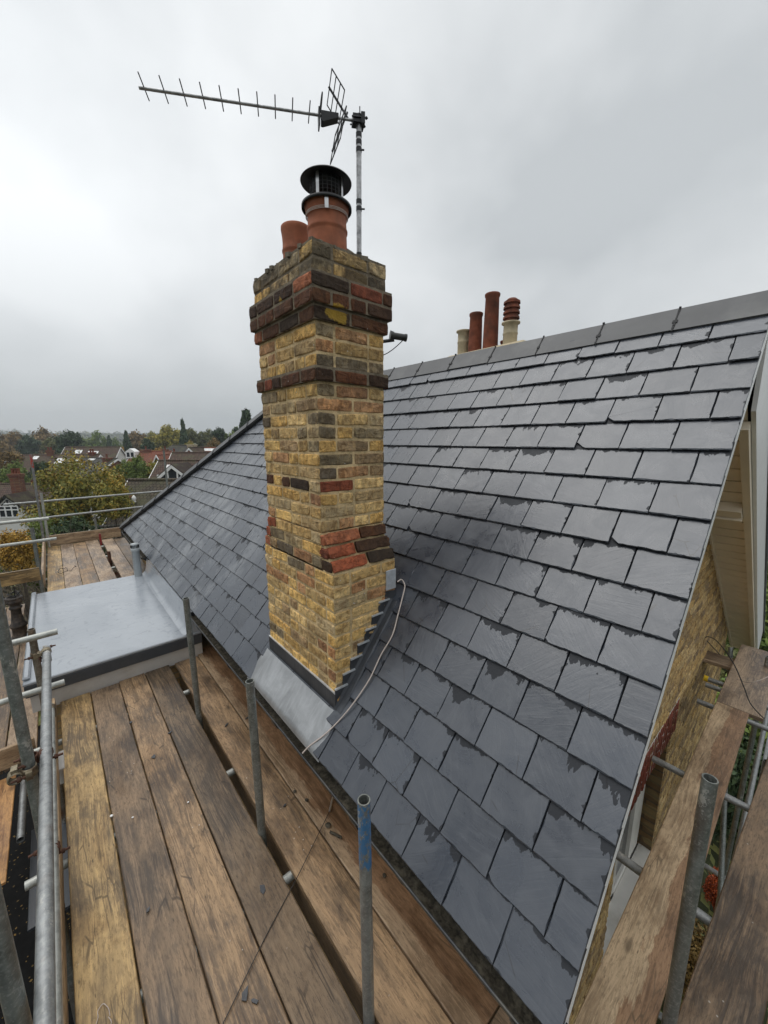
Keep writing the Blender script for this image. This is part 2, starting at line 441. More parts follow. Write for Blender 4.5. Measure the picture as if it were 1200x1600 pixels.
def m_brickwall(name,c1,c2,mo,sc=1.0,axis='x',rough=.85):
    t=NT(name);v=t.coord();s=t.n('SeparateXYZ',{0:v})
    h=t.math('ADD',s.outputs[0],s.outputs[1])
    p=t.n('CombineXYZ',{0:h,1:s.outputs[2],2:0.0}).outputs[0]
    b=t.n('TexBrick',{'Vector':p,'Color1':c1,'Color2':c2,'Mortar':mo,'Scale':sc,'Mortar Size':.009,'Mortar Smooth':.3,'Bias':-.1,'Brick Width':.225,'Row Height':.075})
    n=t.noise(v,14,6,.7);n2=t.noise(v,1.2,5,.6);w=t.vor(t.mapv(p,(4.44,13.3,1)),1.0,'F1','Color')
    ws=t.n('SeparateColor',{0:w}).outputs[0]
    col=t.mix(t.math('MULTIPLY',t.ramp(n,[(.35,0),(.7,1)]),.55),b.outputs[0],t.mix(1.0,b.outputs[0],(.45,.40,.34),'MULTIPLY'))
    col=t.mix(t.math('MULTIPLY',t.ramp(n2,[(.45,0),(.65,1)]),.5),col,t.mix(1.0,col,(.5,.5,.5),'MULTIPLY'))
    col=t.mix(t.math('MULTIPLY',t.ramp(ws,[(.55,0),(.9,1)]),.35),col,(.36,.27,.12))
    hh=t.math('ADD',b.outputs[1],t.math('MULTIPLY',n,-.4))
    return t.out(col,rough,0,t.bump(hh,.8,-.008),.3)
def m_tile(name,c1,c2,row=.30,w=.17,moss=(.10,.10,.05)):
    t=NT(name);uv=t.coord('UV')
    b=t.n('TexBrick',{'Vector':uv,'Color1':c1,'Color2':c2,'Mortar':[x*.25 for x in c1],'Scale':1.0,'Mortar Size':.03*row/.3,'Mortar Smooth':.5,'Brick Width':w,'Row Height':row})
    n=t.noise(t.coord(),.9,6,.7);n2=t.noise(t.coord(),6,5,.7)
    col=t.mix(t.ramp(n,[(.46,0),(.62,.6)]),b.outputs[0],moss)
    col=t.mix(t.ramp(n2,[(.45,0),(.7,.5)]),col,t.mix(1.0,col,(.5,.5,.5),'MULTIPLY'))
    return t.out(col,.8,0,t.bump(b.outputs[1],.8,-.03),.3)

M={}
M['slate']=m_slate()
M['brick']=m_brick()
M['mortar']=m_mortar()
M['flaunch']=m_mortar('cement_flaunching',(.22,.19,.14))
M['galv']=m_galv('galvanised_steel')
M['galv_dark']=m_galv('weathered_galvanised_steel',(.215,.23,.215),.35)
M['galv_white']=m_galv('pale_galvanised_steel',(.42,.43,.40),.2)
M['galv_rust']=m_galv('rusty_galvanised_steel',(.22,.19,.15),1.0)
M['galv_blue']=m_galv('blue_marked_steel',(.27,.28,.27),.2,(-.30,-.006,(.09,.25,.50)))
M['galv_red']=m_galv('red_marked_steel',(.25,.25,.25),.3,(-.30,-.01,(.50,.07,.05)))
M['rust']=m_simple('rusty_iron',(.10,.045,.028),.8,.2,.5,60,.6)
M['coupler']=m_simple('galvanised_coupler',(.26,.22,.15),.55,.5,.4,50,.4,.5,(.10,.05,.03))
M['lead']=m_lead()
M['lead_dark']=m_lead('dark_lead',(.085,.09,.10),.45)
M['lead_bright']=m_simple('cut_lead_edge',(.66,.69,.72),.4,.5,.15,40,.1)
M['pot']=m_simple('terracotta',(.36,.125,.065),.75,0,.22,16,.5,.3,(.19,.085,.055))
M['pot_old']=m_simple('old_terracotta',(.21,.066,.036),.85,0,.4,9,.5,.3,(.07,.04,.03))
M['pot_buff']=m_simple('buff_clay',(.50,.42,.28),.8,0,.15,14,.3,.3,(.26,.23,.15))
M['black']=m_simple('black_painted_metal',(.020,.021,.022),.42,.2,.3,30,.2)
M['blackplastic']=m_simple('black_plastic',(.02,.02,.021),.5,0,.3,40,.1)
M['steel']=m_simple('stainless_steel',(.55,.55,.55),.3,.9,.15,30,.1)
M['alu']=m_simple('weathered_aluminium',(.46,.46,.46),.42,.7,.25,60,.15,.5,(.16,.16,.16))
M['alu_dark']=m_simple('dull_aluminium_rod',(.075,.075,.078),.5,.5,.25,60,.1)
M['ridge']=m_simple('grey_clay_ridge',(.072,.074,.077),.48,0,.16,6,.25,.5,(.15,.15,.145))
M['ridge_mortar']=m_simple('black_pointing',(.012,.012,.013),.7,0,.3,60,.5)
M['white']=m_simple('white_gloss_board',(.86,.86,.84),.4,0,.04,9,.1,.5)
M['whitewood']=m_simple('white_painted_wood',(.70,.68,.63),.5,0,.08,5,.2,.5,(.45,.42,.36))
M['cream']=m_simple('cream_painted_boards',(.86,.76,.60),.55,0,.06,4,.10,.5)
M['gutter']=m_simple('cast_iron_gutter',(.045,.047,.05),.45,.2,.3,25,.4,.5,(.10,.095,.08))
M['debris']=m_simple('moss_and_grit',(.060,.052,.038),.8,0,.6,70,.8,.3,(.17,.15,.11))
M['grp']=None
def m_grp():
    t=NT('wet_grey_fibreglass');v=t.coord();a=t.noise(v,1.6,5,.55,.6);b=t.noise(t.mapv(v,(1,1,1)),11,6,.6,.8)
    c=t.mix(t.ramp(a,[(.35,0),(.65,1)]),(.30,.325,.355),(.37,.395,.425))
    c=t.mix(t.math('MULTIPLY',t.ramp(b,[(.58,0),(.64,1)]),.3),c,(.17,.18,.20))
    ro=t.n('MapRange',{'Value':a,'From Min':.35,'From Max':.65,'To Min':.07,'To Max':.20}).outputs[0]
    w=t.noise(t.mapv(v,(1.2,4,1)),3,5,.6,1.0);h=t.math('ADD',t.math('ADD',a,t.math('MULTIPLY',w,.35)),t.math('MULTIPLY',b,.35))
    gr=t.vor(v,38);c=t.mix(t.math('MULTIPLY',t.ramp(gr,[(.05,.8),(.09,0)]),t.ramp(b,[(.52,0),(.56,1)])),c,(.06,.06,.055))
    return t.out(c,ro,0,t.bump(h,.42,.02),.55)
M['grp']=m_grp()
M['grp_dark']=m_simple('dark_grey_fascia',(.055,.062,.072),.35,0,.12,8,.1)
M['pvc']=m_simple('grey_upvc_fascia',(.52,.50,.47),.45,0,.05,8,.08,.5,(.42,.39,.35))
M['ventpipe']=m_simple('grey_vent_plastic',(.42,.45,.46),.35,0,.08,16,.1,.5,(.33,.35,.35))
M['wallbrick']=m_brickwall('yellow_stock_brick',(.74,.52,.26),(.44,.29,.15),(.45,.37,.26))
M['redarch']=m_brickwall('red_rubbed_brick',(.26,.06,.04),(.22,.05,.035),(.60,.55,.48))
M['shaded_reveal']=m_brickwall('shade_painted_reveal_brick',(.19,.115,.05),(.13,.085,.045),(.10,.08,.05))  # darker copy of the wall brick: shade of the window jamb put into colour
M['glass']=NT('window_glass').out((.02,.025,.03),.08,0,None,.6)
M['cable_white']=m_simple('dirty_white_cable',(.55,.47,.42),.5,0,.1,20,.05)
M['cable_black']=m_simple('black_cable',(.02,.018,.018),.5,0,.1,20,.05)
M['lichen']=m_simple('orange_lichen',(.42,.24,.03),.9,0,.3,60,.8)

WD={}
WD['gold']=m_wood('golden_scaffold_wood',(.52,.35,.155),(.26,.165,.07),(.10,.07,.04),.55,None,.7)
WD['brown']=m_wood('brown_scaffold_wood',(.26,.175,.105),(.125,.083,.052),(.065,.048,.034),.6,None,.6)
WD['orange']=m_wood('reddish_scaffold_wood',(.37,.24,.13),(.18,.115,.065),(.085,.060,.040),.6,None,.8)
WD['grey']=m_wood('grey_scaffold_wood',(.20,.137,.082),(.090,.061,.038),(.050,.038,.027),.45,None,.2)
WD['pale']=m_wood('pale_scaffold_wood',(.48,.345,.215),(.31,.21,.125),(.16,.10,.06),.35,None,.3)
WD['palestain']=m_wood('pale_half_damp_wood',(.42,.30,.19),(.28,.19,.115),(.16,.10,.06),.35,(-1,-.045,(.64,.51,.43)),.3)
WD['planks']=m_wood('pale_stained_wood',(.55,.41,.26),(.40,.28,.165),(.20,.12,.065),.3,(-1,.005,(.55,.42,.36)),.15)
WD['mottled']=m_wood('mottled_scaffold_wood',(.42,.31,.21),(.25,.17,.11),(.13,.095,.07),.75,None,1.0)
WD['ply']=m_wood('orange_plywood',(.50,.27,.10),(.34,.16,.055),(.2,.1,.05),.4,None,.5)
for nm,(a,b,d) in {'green':((.03,.055,.012),(.075,.105,.022),(.14,.16,.035)),
    'dark':((.012,.022,.012),(.025,.042,.018),(.05,.07,.028)),
    'yellow':((.06,.065,.012),(.16,.145,.025),(.30,.22,.03)),
    'orange':((.07,.055,.014),(.20,.12,.02),(.38,.20,.03)),
    'brown':((.045,.034,.015),(.11,.072,.024),(.19,.12,.035)),
    'olive':((.035,.042,.015),(.08,.085,.028),(.13,.125,.04)),
    'mixed':((.035,.05,.014),(.12,.115,.022),(.34,.19,.03)),
    'red':((.03,.012,.006),(.16,.03,.010),(.38,.08,.015)),
    'blue':((.014,.028,.024),(.03,.055,.045),(.06,.09,.07))}.items():
    WD['leaf_'+nm]=m_leaf('foliage_'+nm,[a,b,d])
M['bark']=m_simple('bark',(.075,.06,.045),.9,0,.4,20,.8)
M['twig']=m_simple('bare_twig',(.20,.165,.12),.9,0,.3,20,.4)

# ------------------------------------------------------------------ ground and hills
def terrain(x,y):
    d=sqrt(x*x+y*y)
    z=-10.0-3.5*min(1,max(0,(d-18)/60))
    if d>250:
        t=min(1,(d-250)/1300.0);z+=34*t*t*(3-2*t)+6*mnoise.noise(Vector((x*.0016,y*.0016,3)))*t
    return z
mb=MB();N=72;rs=[0,4,10,18,30,45,65,90,130,180,250,350,500,700,900,1100,1250,1400]
vs=[(0,0,-10)]
for r in rs[1:]:
    for k in range(N):
        a=2*pi*k/N;vs.append((r*cos(a),r*sin(a),terrain(r*cos(a),r*sin(a))))
fs=[(0,1+k,1+(k+1)%N) for k in range(N)]
for i in range(len(rs)-2):
    for k in range(N):
        fs.append((1+i*N+k,1+(i+1)*N+k,1+(i+1)*N+(k+1)%N,1+i*N+(k+1)%N))
mb.add(vs,fs,0,None,None,True)
t=NT('ground_vegetation');v=t.coord();a=t.noise(v,.35,6,.7);b=t.noise(v,.02,5,.7)
c=t.mix(t.ramp(a,[(.35,0),(.65,1)]),(.010,.010,.006),(.030,.026,.016))
c=t.mix(t.ramp(b,[(.45,0),(.6,1)]),c,(.05,.06,.03))
struct(mb.build('ground',t.out(c,.95,0,t.bump(a,1,.2),.1)))

# ------------------------------------------------------------------ chimney
YEL=[(.80,.53,.20),(.72,.48,.19),(.82,.58,.27),(.60,.40,.17),(.66,.46,.21),(.76,.48,.17),(.52,.37,.19),(.58,.44,.25)]
MUD=[(.46,.25,.13),(.54,.29,.14),(.42,.29,.16),(.60,.34,.17)]
GRY=[(.22,.175,.115),(.28,.22,.14),(.17,.135,.095),(.32,.25,.15)]
DRK=[(.105,.046,.022),(.068,.036,.021),(.13,.052,.025),(.055,.036,.024)]
RED=[(.34,.095,.045),(.42,.15,.075),(.26,.075,.04)]
def pick(mode):
    r=R.random()
    if mode=='top':p=GRY if r<.75 else YEL
    elif mode=='dark':p=DRK if r<.84 else RED
    elif mode=='mixred':p=RED if r<.38 else (DRK if r<.55 else (MUD if r<.75 else YEL))
    elif mode=='red':p=RED if r<.6 else DRK
    elif mode=='upper':p=YEL if r<.62 else (GRY if r<.82 else MUD)
    else:p=YEL if r<.74 else (MUD if r<.90 else (GRY if r<.985 else RED))
    c=R.choice(p);k=R.uniform(.86,1.16)
    soot={'top':.35,'upper':.72,'dark':.9}.get(mode,.86)
    return (c[0]*k,c[1]*k,c[2]*k,soot+R.uniform(-.1,.1))
def brick(mb,O,U,Wv,Nn,w,h,col,rag=1.0,proud=0.0):
    """outer brick face, worn outline; O lower corner on the wall plane"""
    O=Vector(O)+Nn*(max(-.0015,min(.005,R.gauss(.0008,.0018)))+proud)
    nu,nv=6,3;inn=[];out=[]
    def e(t_,b):return (.0022+abs(R.gauss(0,.0022))*rag)
    pts=[(i/nu,0) for i in range(nu)]+[(1,j/nv) for j in range(nv)]+[(1-i/nu,1) for i in range(nu)]+[(0,1-j/nv) for j in range(nv)]
    tx=R.gauss(0,.0012);ty=R.gauss(0,.0012);sl=R.gauss(0,.0022)
    for a,b in pts:
        j=e(a,b);k=abs(R.gauss(0,.0016))*rag
        da=(1 if a==0 else(-1 if a==1 else 0));db=(1 if b==0 else(-1 if b==1 else 0))
        if da and db:j*=1.9;k+=.002
        x=a*w;y=b*h+sl*(a-.5)*2
        out.append(O+U*(x+da*k+tx*(a==0))+Wv*(y+db*k))
        inn.append(O+U*(x+da*(k+j+.0015))+Wv*(y+db*(k+j+.0015))+Nn*(.0035+R.gauss(0,.0012)))
    back=[p-Nn*.016 for p in out];n=len(pts)
    cen=sum(inn,Vector())/n+Nn*R.uniform(-.001,.0015)
    F=[(i,(i+1)%n,3*n) for i in range(n)]+[(n+i,n+(i+1)%n,(i+1)%n,i) for i in range(n)]+[(2*n+i,2*n+(i+1)%n,n+(i+1)%n,n+i) for i in range(n)]
    mb.add(inn+out+back+[cen],F,0,col)
# ------------------------------------------------------------------ the house
PHI=radians(52)
EX,EZ=0.955,-1.795           # eave tail of the slates
RX=2.93;RZ=EZ+tan(PHI)*(RX-EX)
UPS=Vector((cos(PHI),0,sin(PHI)));NRM=Vector((-sin(PHI),0,cos(PHI)))
YV=0.285                     # verge
def rp(s,y,n=0.0):
    return Vector((EX,y,EZ))+UPS*s+NRM*n
SLEN=(RX-EX)/cos(PHI)
HIP0=(0.0,9.30);HIP1=(SLEN,5.33)
def hip_y(s):return HIP0[1]+(HIP1[1]-HIP0[1])*s/SLEN

house=thing('house','tall brick house with a steep wet grey slate roof beside the scaffold','house',(3.5,4.5,-10))
def slates():
    mb=MB();g=.184;w=.229
    # rows fitted to the verge: full slate when k is odd from the top datum
    rows=int(SLEN/g)+1
    for k in range(-1,rows):
        s0=k*g if k>=0 else 0.0
        tail=max(s0,0)
        gauge=g
        off=0.0 if k%2==0 else -w*.5
        if k==-1:continue
        y=YV+off;i=0
        while y<hip_y(tail)+.1:
            ya=max(y,YV)+.0022;yb=y+w-.0022+R.gauss(0,.0006)
            y+=w;i+=1
            if yb-ya<.02:continue
            top=min(s0+.245,SLEN-.01)
            lift=.019+R.uniform(-.003,.005);skew=R.uniform(-.0018,.0018)
            rnd=R.random()
            # ragged outline, (s,y)
            def jit(a):return abs(R.gauss(0,a))
            inner=[];outer=[]
            nb=13
            if R.random()<.06:cor=R.uniform(.015,.05)
            else:cor=0
            for q in range(nb):
                f=q/(nb-1);yy=ya+(yb-ya)*f
                j=.0012+jit(.0017)+(.006*max(0,mnoise.noise(Vector((yy*22,s0*9,rnd*50)))))
                if cor and f>1-cor/(yb-ya):j+=.8*cor*(f-(1-cor/(yb-ya)))*((yb-ya)/cor)
                jo=j-.0015 if cor else 0
                outer.append((tail+(f-.5)*skew*2+max(0,jo),yy));inner.append((tail+(f-.5)*skew*2+j+.002,yy))
            ns=7
            def side(yy,sg):
                a=[];b=[]
                for q in range(1,ns):
                    f=q/ns;ss=tail+(top-tail)*f
                    a.append((ss,yy));b.append((ss,yy-sg*(.0006+jit(.0011)+.004*max(0,mnoise.noise(Vector((ss*25,yy*9,rnd*50)))))))
                return a,b
            oR,iR=side(yb,1);oL,iL=side(ya,-1)
            outer+=oR+[(top,yb),(top,ya)]+oL[::-1]
            inner+=iR+[(top,yb-.001),(top,ya+.001)]+iL[::-1]
            # hip trim
            if hip_y(top)<yb+.02 or hip_y(tail)<yb+.02:
                def clip(P):
                    if all(p[1]>hip_y(p[0]) for p in P):return None
                    return [(p[0],min(p[1],hip_y(p[0]))) for p in P]
                outer=clip(outer);inner=clip(inner)
                if outer is None or inner is None:continue
            def nn(s):
                f=(s-tail)/max(.05,(top-tail));return lift*(1-f)+.001*f
            n=len(outer)
            V1=[rp(a,b,nn(a)) for a,b in inner]
            V2=[rp(a,b,nn(a)-.0045) for a,b in outer]
            V3=[rp(a,b,nn(a)-.009) for a,b in outer]
            uvi=[(b-ya,a-tail) for a,b in inner];uvo=[(b-ya,a-tail) for a,b in outer]
            col=(rnd,1.0,0)
            F=[tuple(range(n))]+[(n+i_,n+(i_+1)%n,(i_+1)%n,i_) for i_ in range(n)]+[(2*n+i_,2*n+(i_+1)%n,n+(i_+1)%n,n+i_) for i_ in range(n)]
            mb.add(V1+V2+V3,F,0,col,uvi+uvo+uvo)
    # eave course under-slates
    y=YV-w*.5
    while y<HIP0[1]:
        ya=max(y,YV)+.002;yb=y+w-.002;y+=w
        P=[rp(0,ya,.006),rp(0,yb,.006),rp(.2,yb,0.0),rp(.2,ya,0.0)]
        mb.prism(P,(0,0,-1),.006,0,(R.random(),0,0))
    return mb.build('roof_slates',M['slate'],house,'wet blue grey roof slates with dark damp patches under each lap')
slates()

mb=MB()  # deck of battens/felt under the slates, closes the roof
mb.prism([rp(.01,YV+.06,-.012),rp(SLEN,YV+.06,-.012),rp(SLEN,HIP1[1]-.02,-.012),rp(.01,HIP0[1]-.02,-.012)],-NRM,.05)
mb.build('roof_deck',M['black'],house)
# far slopes
REAR=radians(34.4)
rb=(RX+5.6,RZ-tan(REAR)*5.6)
mb=MB()
mb.prism([(RX,YV,RZ),(RX,HIP1[1],RZ),(rb[0],HIP0[1],rb[1]),(rb[0],YV,rb[1])],(0,0,-1),.04)
mb.prism([(RX,HIP1[1],RZ-.002),(EX,HIP0[1],EZ+.0),(rb[0],HIP0[1],rb[1])],(0,.02,-1),.04)
mb.build('rear_roof',M['ridge'],house)
# hip capping: grey roll with black upstand
mb=MB();P0=rp(0,HIP0[1],.0);P1=rp(SLEN,HIP1[1],.0);d=(P1-P0).normalized()
sidev=NRM.cross(d).normalized()
mb.obox((P0+P1)/2+NRM*.022+sidev*-.02,d,sidev,NRM,(P1-P0).length/2,.018,.030,1)
mb.obox((P0+P1)/2+NRM*.060+sidev*.045,d,sidev,NRM,(P1-P0).length/2+.02,.062,.012,0)
L_=(P1-P0).length;k=.4
while k<L_:
    mb.obox(P0+d*k+NRM*.066+sidev*.045,d,sidev,NRM,.012,.066,.012,2);k+=.45
mb.build('hip_capping',[M['ridge'],M['black'],M['ridge_mortar']],house)
# ridge tiles: two-winged angle ridge, sections of 0.42 m
mb=MB();y=YV-.005;k=0
wd=.178
while y<HIP1[1]:
    y1=min(y+.419,HIP1[1]+.05);dz=R.uniform(-.003,.003)
    for sgn,ph in ((-1,PHI),(1,REAR)):
        a=Vector((RX,0,RZ+.036+dz));o=Vector((sgn*cos(ph),0,-sin(ph)));n=Vector((sgn*sin(ph),0,cos(ph)))
        yA,yB=y+.004,y1-.004
        Q=[a,a+o*wd,a+o*wd-n*.016,a-n*.016]
        V=[Vector((p.x,yA,p.z)) for p in Q]+[Vector((p.x,yB,p.z)) for p in Q]
        mb.add(V,[(0,1,2,3),(7,6,5,4),(0,4,5,1),(1,5,6,2),(2,6,7,3),(3,7,4,0)])
        # pointing at the joint
        for q in range(9):
            f=q/8;w=R.uniform(.003,.006)*(2.6 if q in(5,) else 1)
            c=a+o*(wd*f)+n*.001
            mb.obox((c.x,y1,c.z),o,(0,1,0),n,wd/17,w,.0015+R.uniform(0,.002)+(.002 if q==5 else 0),1)
    # shadow gap mortar bed
    mb.box(RX-.055,RX+.055,y,y1,RZ-.10,RZ-.045,1)
    y=y1;k+=1
mb.build('ridge_tiles',[M['ridge'],M['ridge_mortar']],house,'dark grey angled ridge tiles with black pointed joints')
# barge boards
mb=MB()
for z0,z1,y0,y1 in((-.0225,-.15,YV+.018,YV+.045),(-.0128,-.0225,YV+.010,YV+.045)):
    P=[rp(-.02,0,z0),rp(SLEN-.02,0,z0),rp(SLEN-.02,0,z1),rp(-.02,0,z1)]
    mb.prism([(p.x,y0,p.z) for p in P],(0,1,0),y1-y0)
mb.build('bargeboard',M['white'],house,'white painted bargeboard under the slate verge')
mb=MB();o=Vector((cos(REAR),0,-sin(REAR)));n=Vector((sin(REAR),0,cos(REAR)));a=Vector((RX,0,RZ))
P=[a-n*.02-o*.12,a+o*6.6-n*.02,a+o*6.6-n*.42,a+o*.1-n*.42]
P=[a-n*.02+o*.05,a+o*6.6-n*.02,a+o*6.6-n*.42,a+o*.4-n*.42]
mb.prism([(p.x,YV+.016,p.z) for p in P],(0,1,0),.022)
mb.build('bargeboard',M['white'],house,'deep white bargeboard of the far roof slope')
YW=.62
# T&G soffit boards under the far slope, with a ledge moulding
mb=MB();ss=.35
while ss<6.5:
    dep=.420;s1=ss+.165
    c=a+o*(ss+.0825)-n*dep
    mb.obox((c.x,(YV+.085+YW)/2,c.z),o,(0,1,0),n,.074,(YW-YV-.085)/2,.009,0)
    ss=s1
c=a+o*3.45-n*.445
q_=a+o*3.45-n*.403;mb.obox((q_.x,(YV+.05+YW)/2,q_.z),o,(0,1,0),n,3.1,(YW-YV-.06)/2,.004,0)
mb.build('soffit',M['cream'],house,'cream tongue and groove soffit boards')
mb=MB()
for yy,dp,wd_ in((YV+.062,.445,.022),(YW-.012,.432,.012)):
    c=a+o*3.6-n*dp
    mb.obox((c.x,yy,c.z),o,(0,1,0),n,3.1,wd_,.03,0)
c=a+o*1.55-n*.47
mb.obox((c.x,(YV+.085+YW)/2,c.z),o,(0,1,0),n,.05,(YW-YV-.09)/2,.04,0)
c=a+o*1.63-n*.475
mb.obox((c.x,(YV+.085+YW)/2,c.z),o,(0,1,0),n,.012,(YW-YV-.085)/2,.05,0)
mb.build('soffit_moulding',M['cream'],house)
# walls. gable wall faces -Y, window opening with a red arch
X0,X1=1.20,7.25
OX0,OX1,OZ0,OZ1=2.80,4.13,-4.15,-2.76
def zt(x):return min(EZ+tan(PHI)*(x-EX)-.10,RZ-tan(REAR)*(x-RX)-.40)
mb=MB()
def wq(x0,x1,zb0,zt0,zt1):
    mb.prism([(x0,YW,zb0),(x1,YW,zb0),(x1,YW,zt1),(x0,YW,zt0)],(0,1,0),.33)
xs=[X0,2.0,OX0]
for i in range(2):wq(xs[i],xs[i+1],-10,zt(xs[i]),zt(xs[i+1]))
wq(OX0,OX1,-10,OZ0,OZ0)
wq(OX0,RX,OZ1,zt(OX0),zt(RX));wq(RX,OX1,OZ1,zt(RX),zt(OX1));wq(OX1,X1,-10,zt(OX1),zt(X1))
mb.box(X0,X0+.33,YW+.335,9.1,-10.2,-1.95);mb.box(X1-.33,X1,YW+.335,9.1,-10.2,-2.7)
mb.box(X0+.34,X1-.34,8.8,9.1,-10.2,-2.7)
wallo=mb.build('wall',M['wallbrick'],house,'yellow stock brick walls')
mb=MB();row=0;zb=-5.3
U_,W_2,N_=Vector((1,0,0)),Vector((0,0,1)),Vector((0,-1,0))
WY=[(.56,.40,.19),(.50,.35,.165),(.62,.46,.24),(.42,.30,.15),(.36,.26,.145),(.54,.37,.16),(.30,.22,.13)]
while zb<RZ-.5:
    x=1.22-(.1125 if row%2 else 0)
    while x<X1-.02:
        w=.225;xa=max(x,1.21);xb=min(x+w,X1);x+=w
        if xb-xa<.04:continue
        if zb+.075>min(zt(xa),zt(xb)):continue
        if zb+.07>OZ0 and zb<OZ1 and xb>OX0+.01 and xa<OX1-.01:
            if xa<OX0-.03:xb=OX0
            elif xb>OX1+.03:xa=OX1
            else:continue
        if xb-xa<.03:continue
        c_=R.choice(WY);k_=R.uniform(.85,1.15)
        brick(mb,(xa+.005,YW-.004,zb),U_,W_2,N_,xb-xa-.010,.064,(c_[0]*k_,c_[1]*k_,c_[2]*k_,.95),.8)
    zb+=.075;row+=1
mb.build('brick_facing',[M['brick']],wallo)
mb=MB();xx=OX0-.12
mb.box(OX0-.13,OX1+.14,YW-.010,YW+.01,OZ1,OZ1+.345,1)
k_=0
while xx<OX1+.13:
    for (za,zc) in (((0,.225),(.235,.11)) if k_%2 else ((0,.11),(.12,.225))):
        brick(mb,(xx,YW-.012,OZ1+.003+za),Vector((1,0,0)),Vector((0,0,1)),Vector((0,-1,0)),.058,zc-.008,(.27*R.uniform(.8,1.1),.08,.055,1.0),.7)
    xx+=.080;k_+=1
mb.build('window_arch',[M['brick'],M['whitewood']],house,'red brick flat arch with white joints over the gable window')
win=MB()
YF=YW+.115
for x0,x1,z0,z1 in((OX0,OX0+.07,OZ0,OZ1),(OX1-.34,OX1-.06,OZ0,OZ1),(OX0,OX1-.06,OZ1-.08,OZ1),(OX0,OX1-.06,OZ0,OZ0+.09),(3.35,3.42,OZ0,OZ1)):
    win.box(x0,x1,YF,YF+.07,z0,z1,0,None,.006)
win=win.build('window',M['whitewood'],house)
g=MB();g.box(OX0+.05,OX1-.3,YF+.03,YF+.04,OZ0+.05,OZ1-.05);g.build('pane',M['glass'],win)
g=MB();g.box(OX0-.05,OX1+.03,YW-.06,YF,OZ0,OZ0+.05,0,None,.006);g.build('sill',M['whitewood'],win,'white painted window sill')
g=MB();g.box(OX1-.008,OX1+.0,YW+.004,YF+.01,OZ0+.051,OZ1-.002);g.build('reveal',M['shaded_reveal'],win,'brick reveal with the jamb shade painted into its colour')

# gutter and fascia: runs along the eave in two lengths, the flat roof between
def gutter(y0,y1,lab):
    mb=MB();r=.062;cx,cz=.985,-1.862;n=12;st=int((y1-y0)/.15)+1
    for pr,rr in((0,r),(1,r-.006)):
        vs=[];
        for i in range(st+1):
            y=y0+(y1-y0)*i/st
            for k in range(n+1):
                an=pi+pi*k/n
                vs.append((cx+rr*cos(an),y,cz+rr*sin(an)*1.05))
        f=[(i*(n+1)+k,i*(n+1)+k+1,(i+1)*(n+1)+k+1,(i+1)*(n+1)+k) for i in range(st) for k in range(n)]
        mb.add(vs,f,0,None,None,True)
    mb.path([(cx-r,y0,cz+.003),(cx-r,y1,cz+.003)],.0055,6)
    for k in range(int((y1-y0)/.9)+1):
        y=y0+.2+k*.9
        if y>y1:break
        vs=[]
        for yy in(y-.03,y+.03):
            for q in range(n+1):
                an=pi+pi*q/n;vs.append((cx+(r+.006)*cos(an),yy,cz+(r+.006)*sin(an)))
        mb.add(vs,[(q,q+1,n+2+q,n+1+q) for q in range(n)])
    for y in(y0,y1):
        mb.add([(cx,y,cz)]+[(cx+r*cos(pi+pi*k/n),y,cz+r*sin(pi+pi*k/n)) for k in range(n+1)],[(0,k+1,k+2) for k in range(n)])
    o=mb.build('gutter',M['gutter'],house,lab)
    mb=MB();st=int((y1-y0)/.02)
    vs=[]
    for i in range(st+1):
        y=y0+(y1-y0)*i/st
        for k in range(7):
            f=k/6;x=cx-r+.008+f*(2*r-.016)
            z=cz-.026-.010*sin(pi*f)+-.006+.009*mnoise.noise(Vector((x*30,y*14,1)))+.004*mnoise.noise(Vector((x*90,y*60,4)))
            vs.append((x,y,z))
    mb.add(vs,[(i*7+k,i*7+k+1,(i+1)*7+k+1,(i+1)*7+k) for i in range(st) for k in range(6)])
    mb.build('gutter_silt',M['debris'],o)
gutter(.20,4.36,'black half round gutter full of moss and grit')
gutter(7.02,9.34,'black gutter beyond the flat roof')
mb=MB();mb.box(1.062,1.082,YV+.02,9.1,-2.03,-1.80,0,None);mb.box(1.084,1.24,YV+.36,9.1,-2.03,-2.005)
mb.build('fascia',M['white'],house)

# ------------------------------------------------------------------ flat roof over the bay
bay=MB()
FX0,FX1,FY0,FY1,FZ=-.43,1.0,4.36,7.0,-2.115
bay.box(FX0,1.06,FY0,FY1,FZ-.03,FZ,0,None,.008)
bay.box(FX0,FX0+.05,FY0+.05,FY1-.002,FZ+.0015,FZ+.035,0,None,.012)
# upstand against the eave
uq=[(.865,.0015),(.885,.004),(.905,.012),(.922,.026),(.936,.046),(.946,.075),(.955,.12),(.966,.19),(.978,.245)]
vs_=[(a_,yy_,FZ+h_) for yy_ in(FY0+.01,FY1-.01) for a_,h_ in uq]
bay.add(vs_,[(k_,k_+1,len(uq)+k_+1,len(uq)+k_) for k_ in range(len(uq)-1)],0,None,None,True)
bay.prism([(.90,FY0+.012,FZ+.001),(1.05,FY0+.012,FZ+.001),(1.05,FY0+.012,FZ+.24),(.977,FY0+.012,FZ+.24),(.95,FY0+.012,FZ+.10)],(0,1,0),.01)
flat=bay.build('flat_roof',M['grp'],house,'wet grey fibreglass flat roof over a bay')
b=MB();b.box(FX0+.004,1.05,FY0+.004,FY1-.004,FZ-.145,FZ-.031,0,None,.006);b.build('roof_trim',M['grp_dark'],flat,'dark grey drip edge of the flat roof')
b=MB();b.box(FX0+.03,1.05,FY0+.03,FY1-.03,FZ-.315,FZ-.146,0,None,.003)
for yy,xx in((FY0+.0285,.32),(FY0+.0285,.335),(FY0+.0285,-.05)):
    b.tube((xx,yy+.004,FZ-.20-.02*R.random()),(xx,yy,FZ-.20),.004,8)
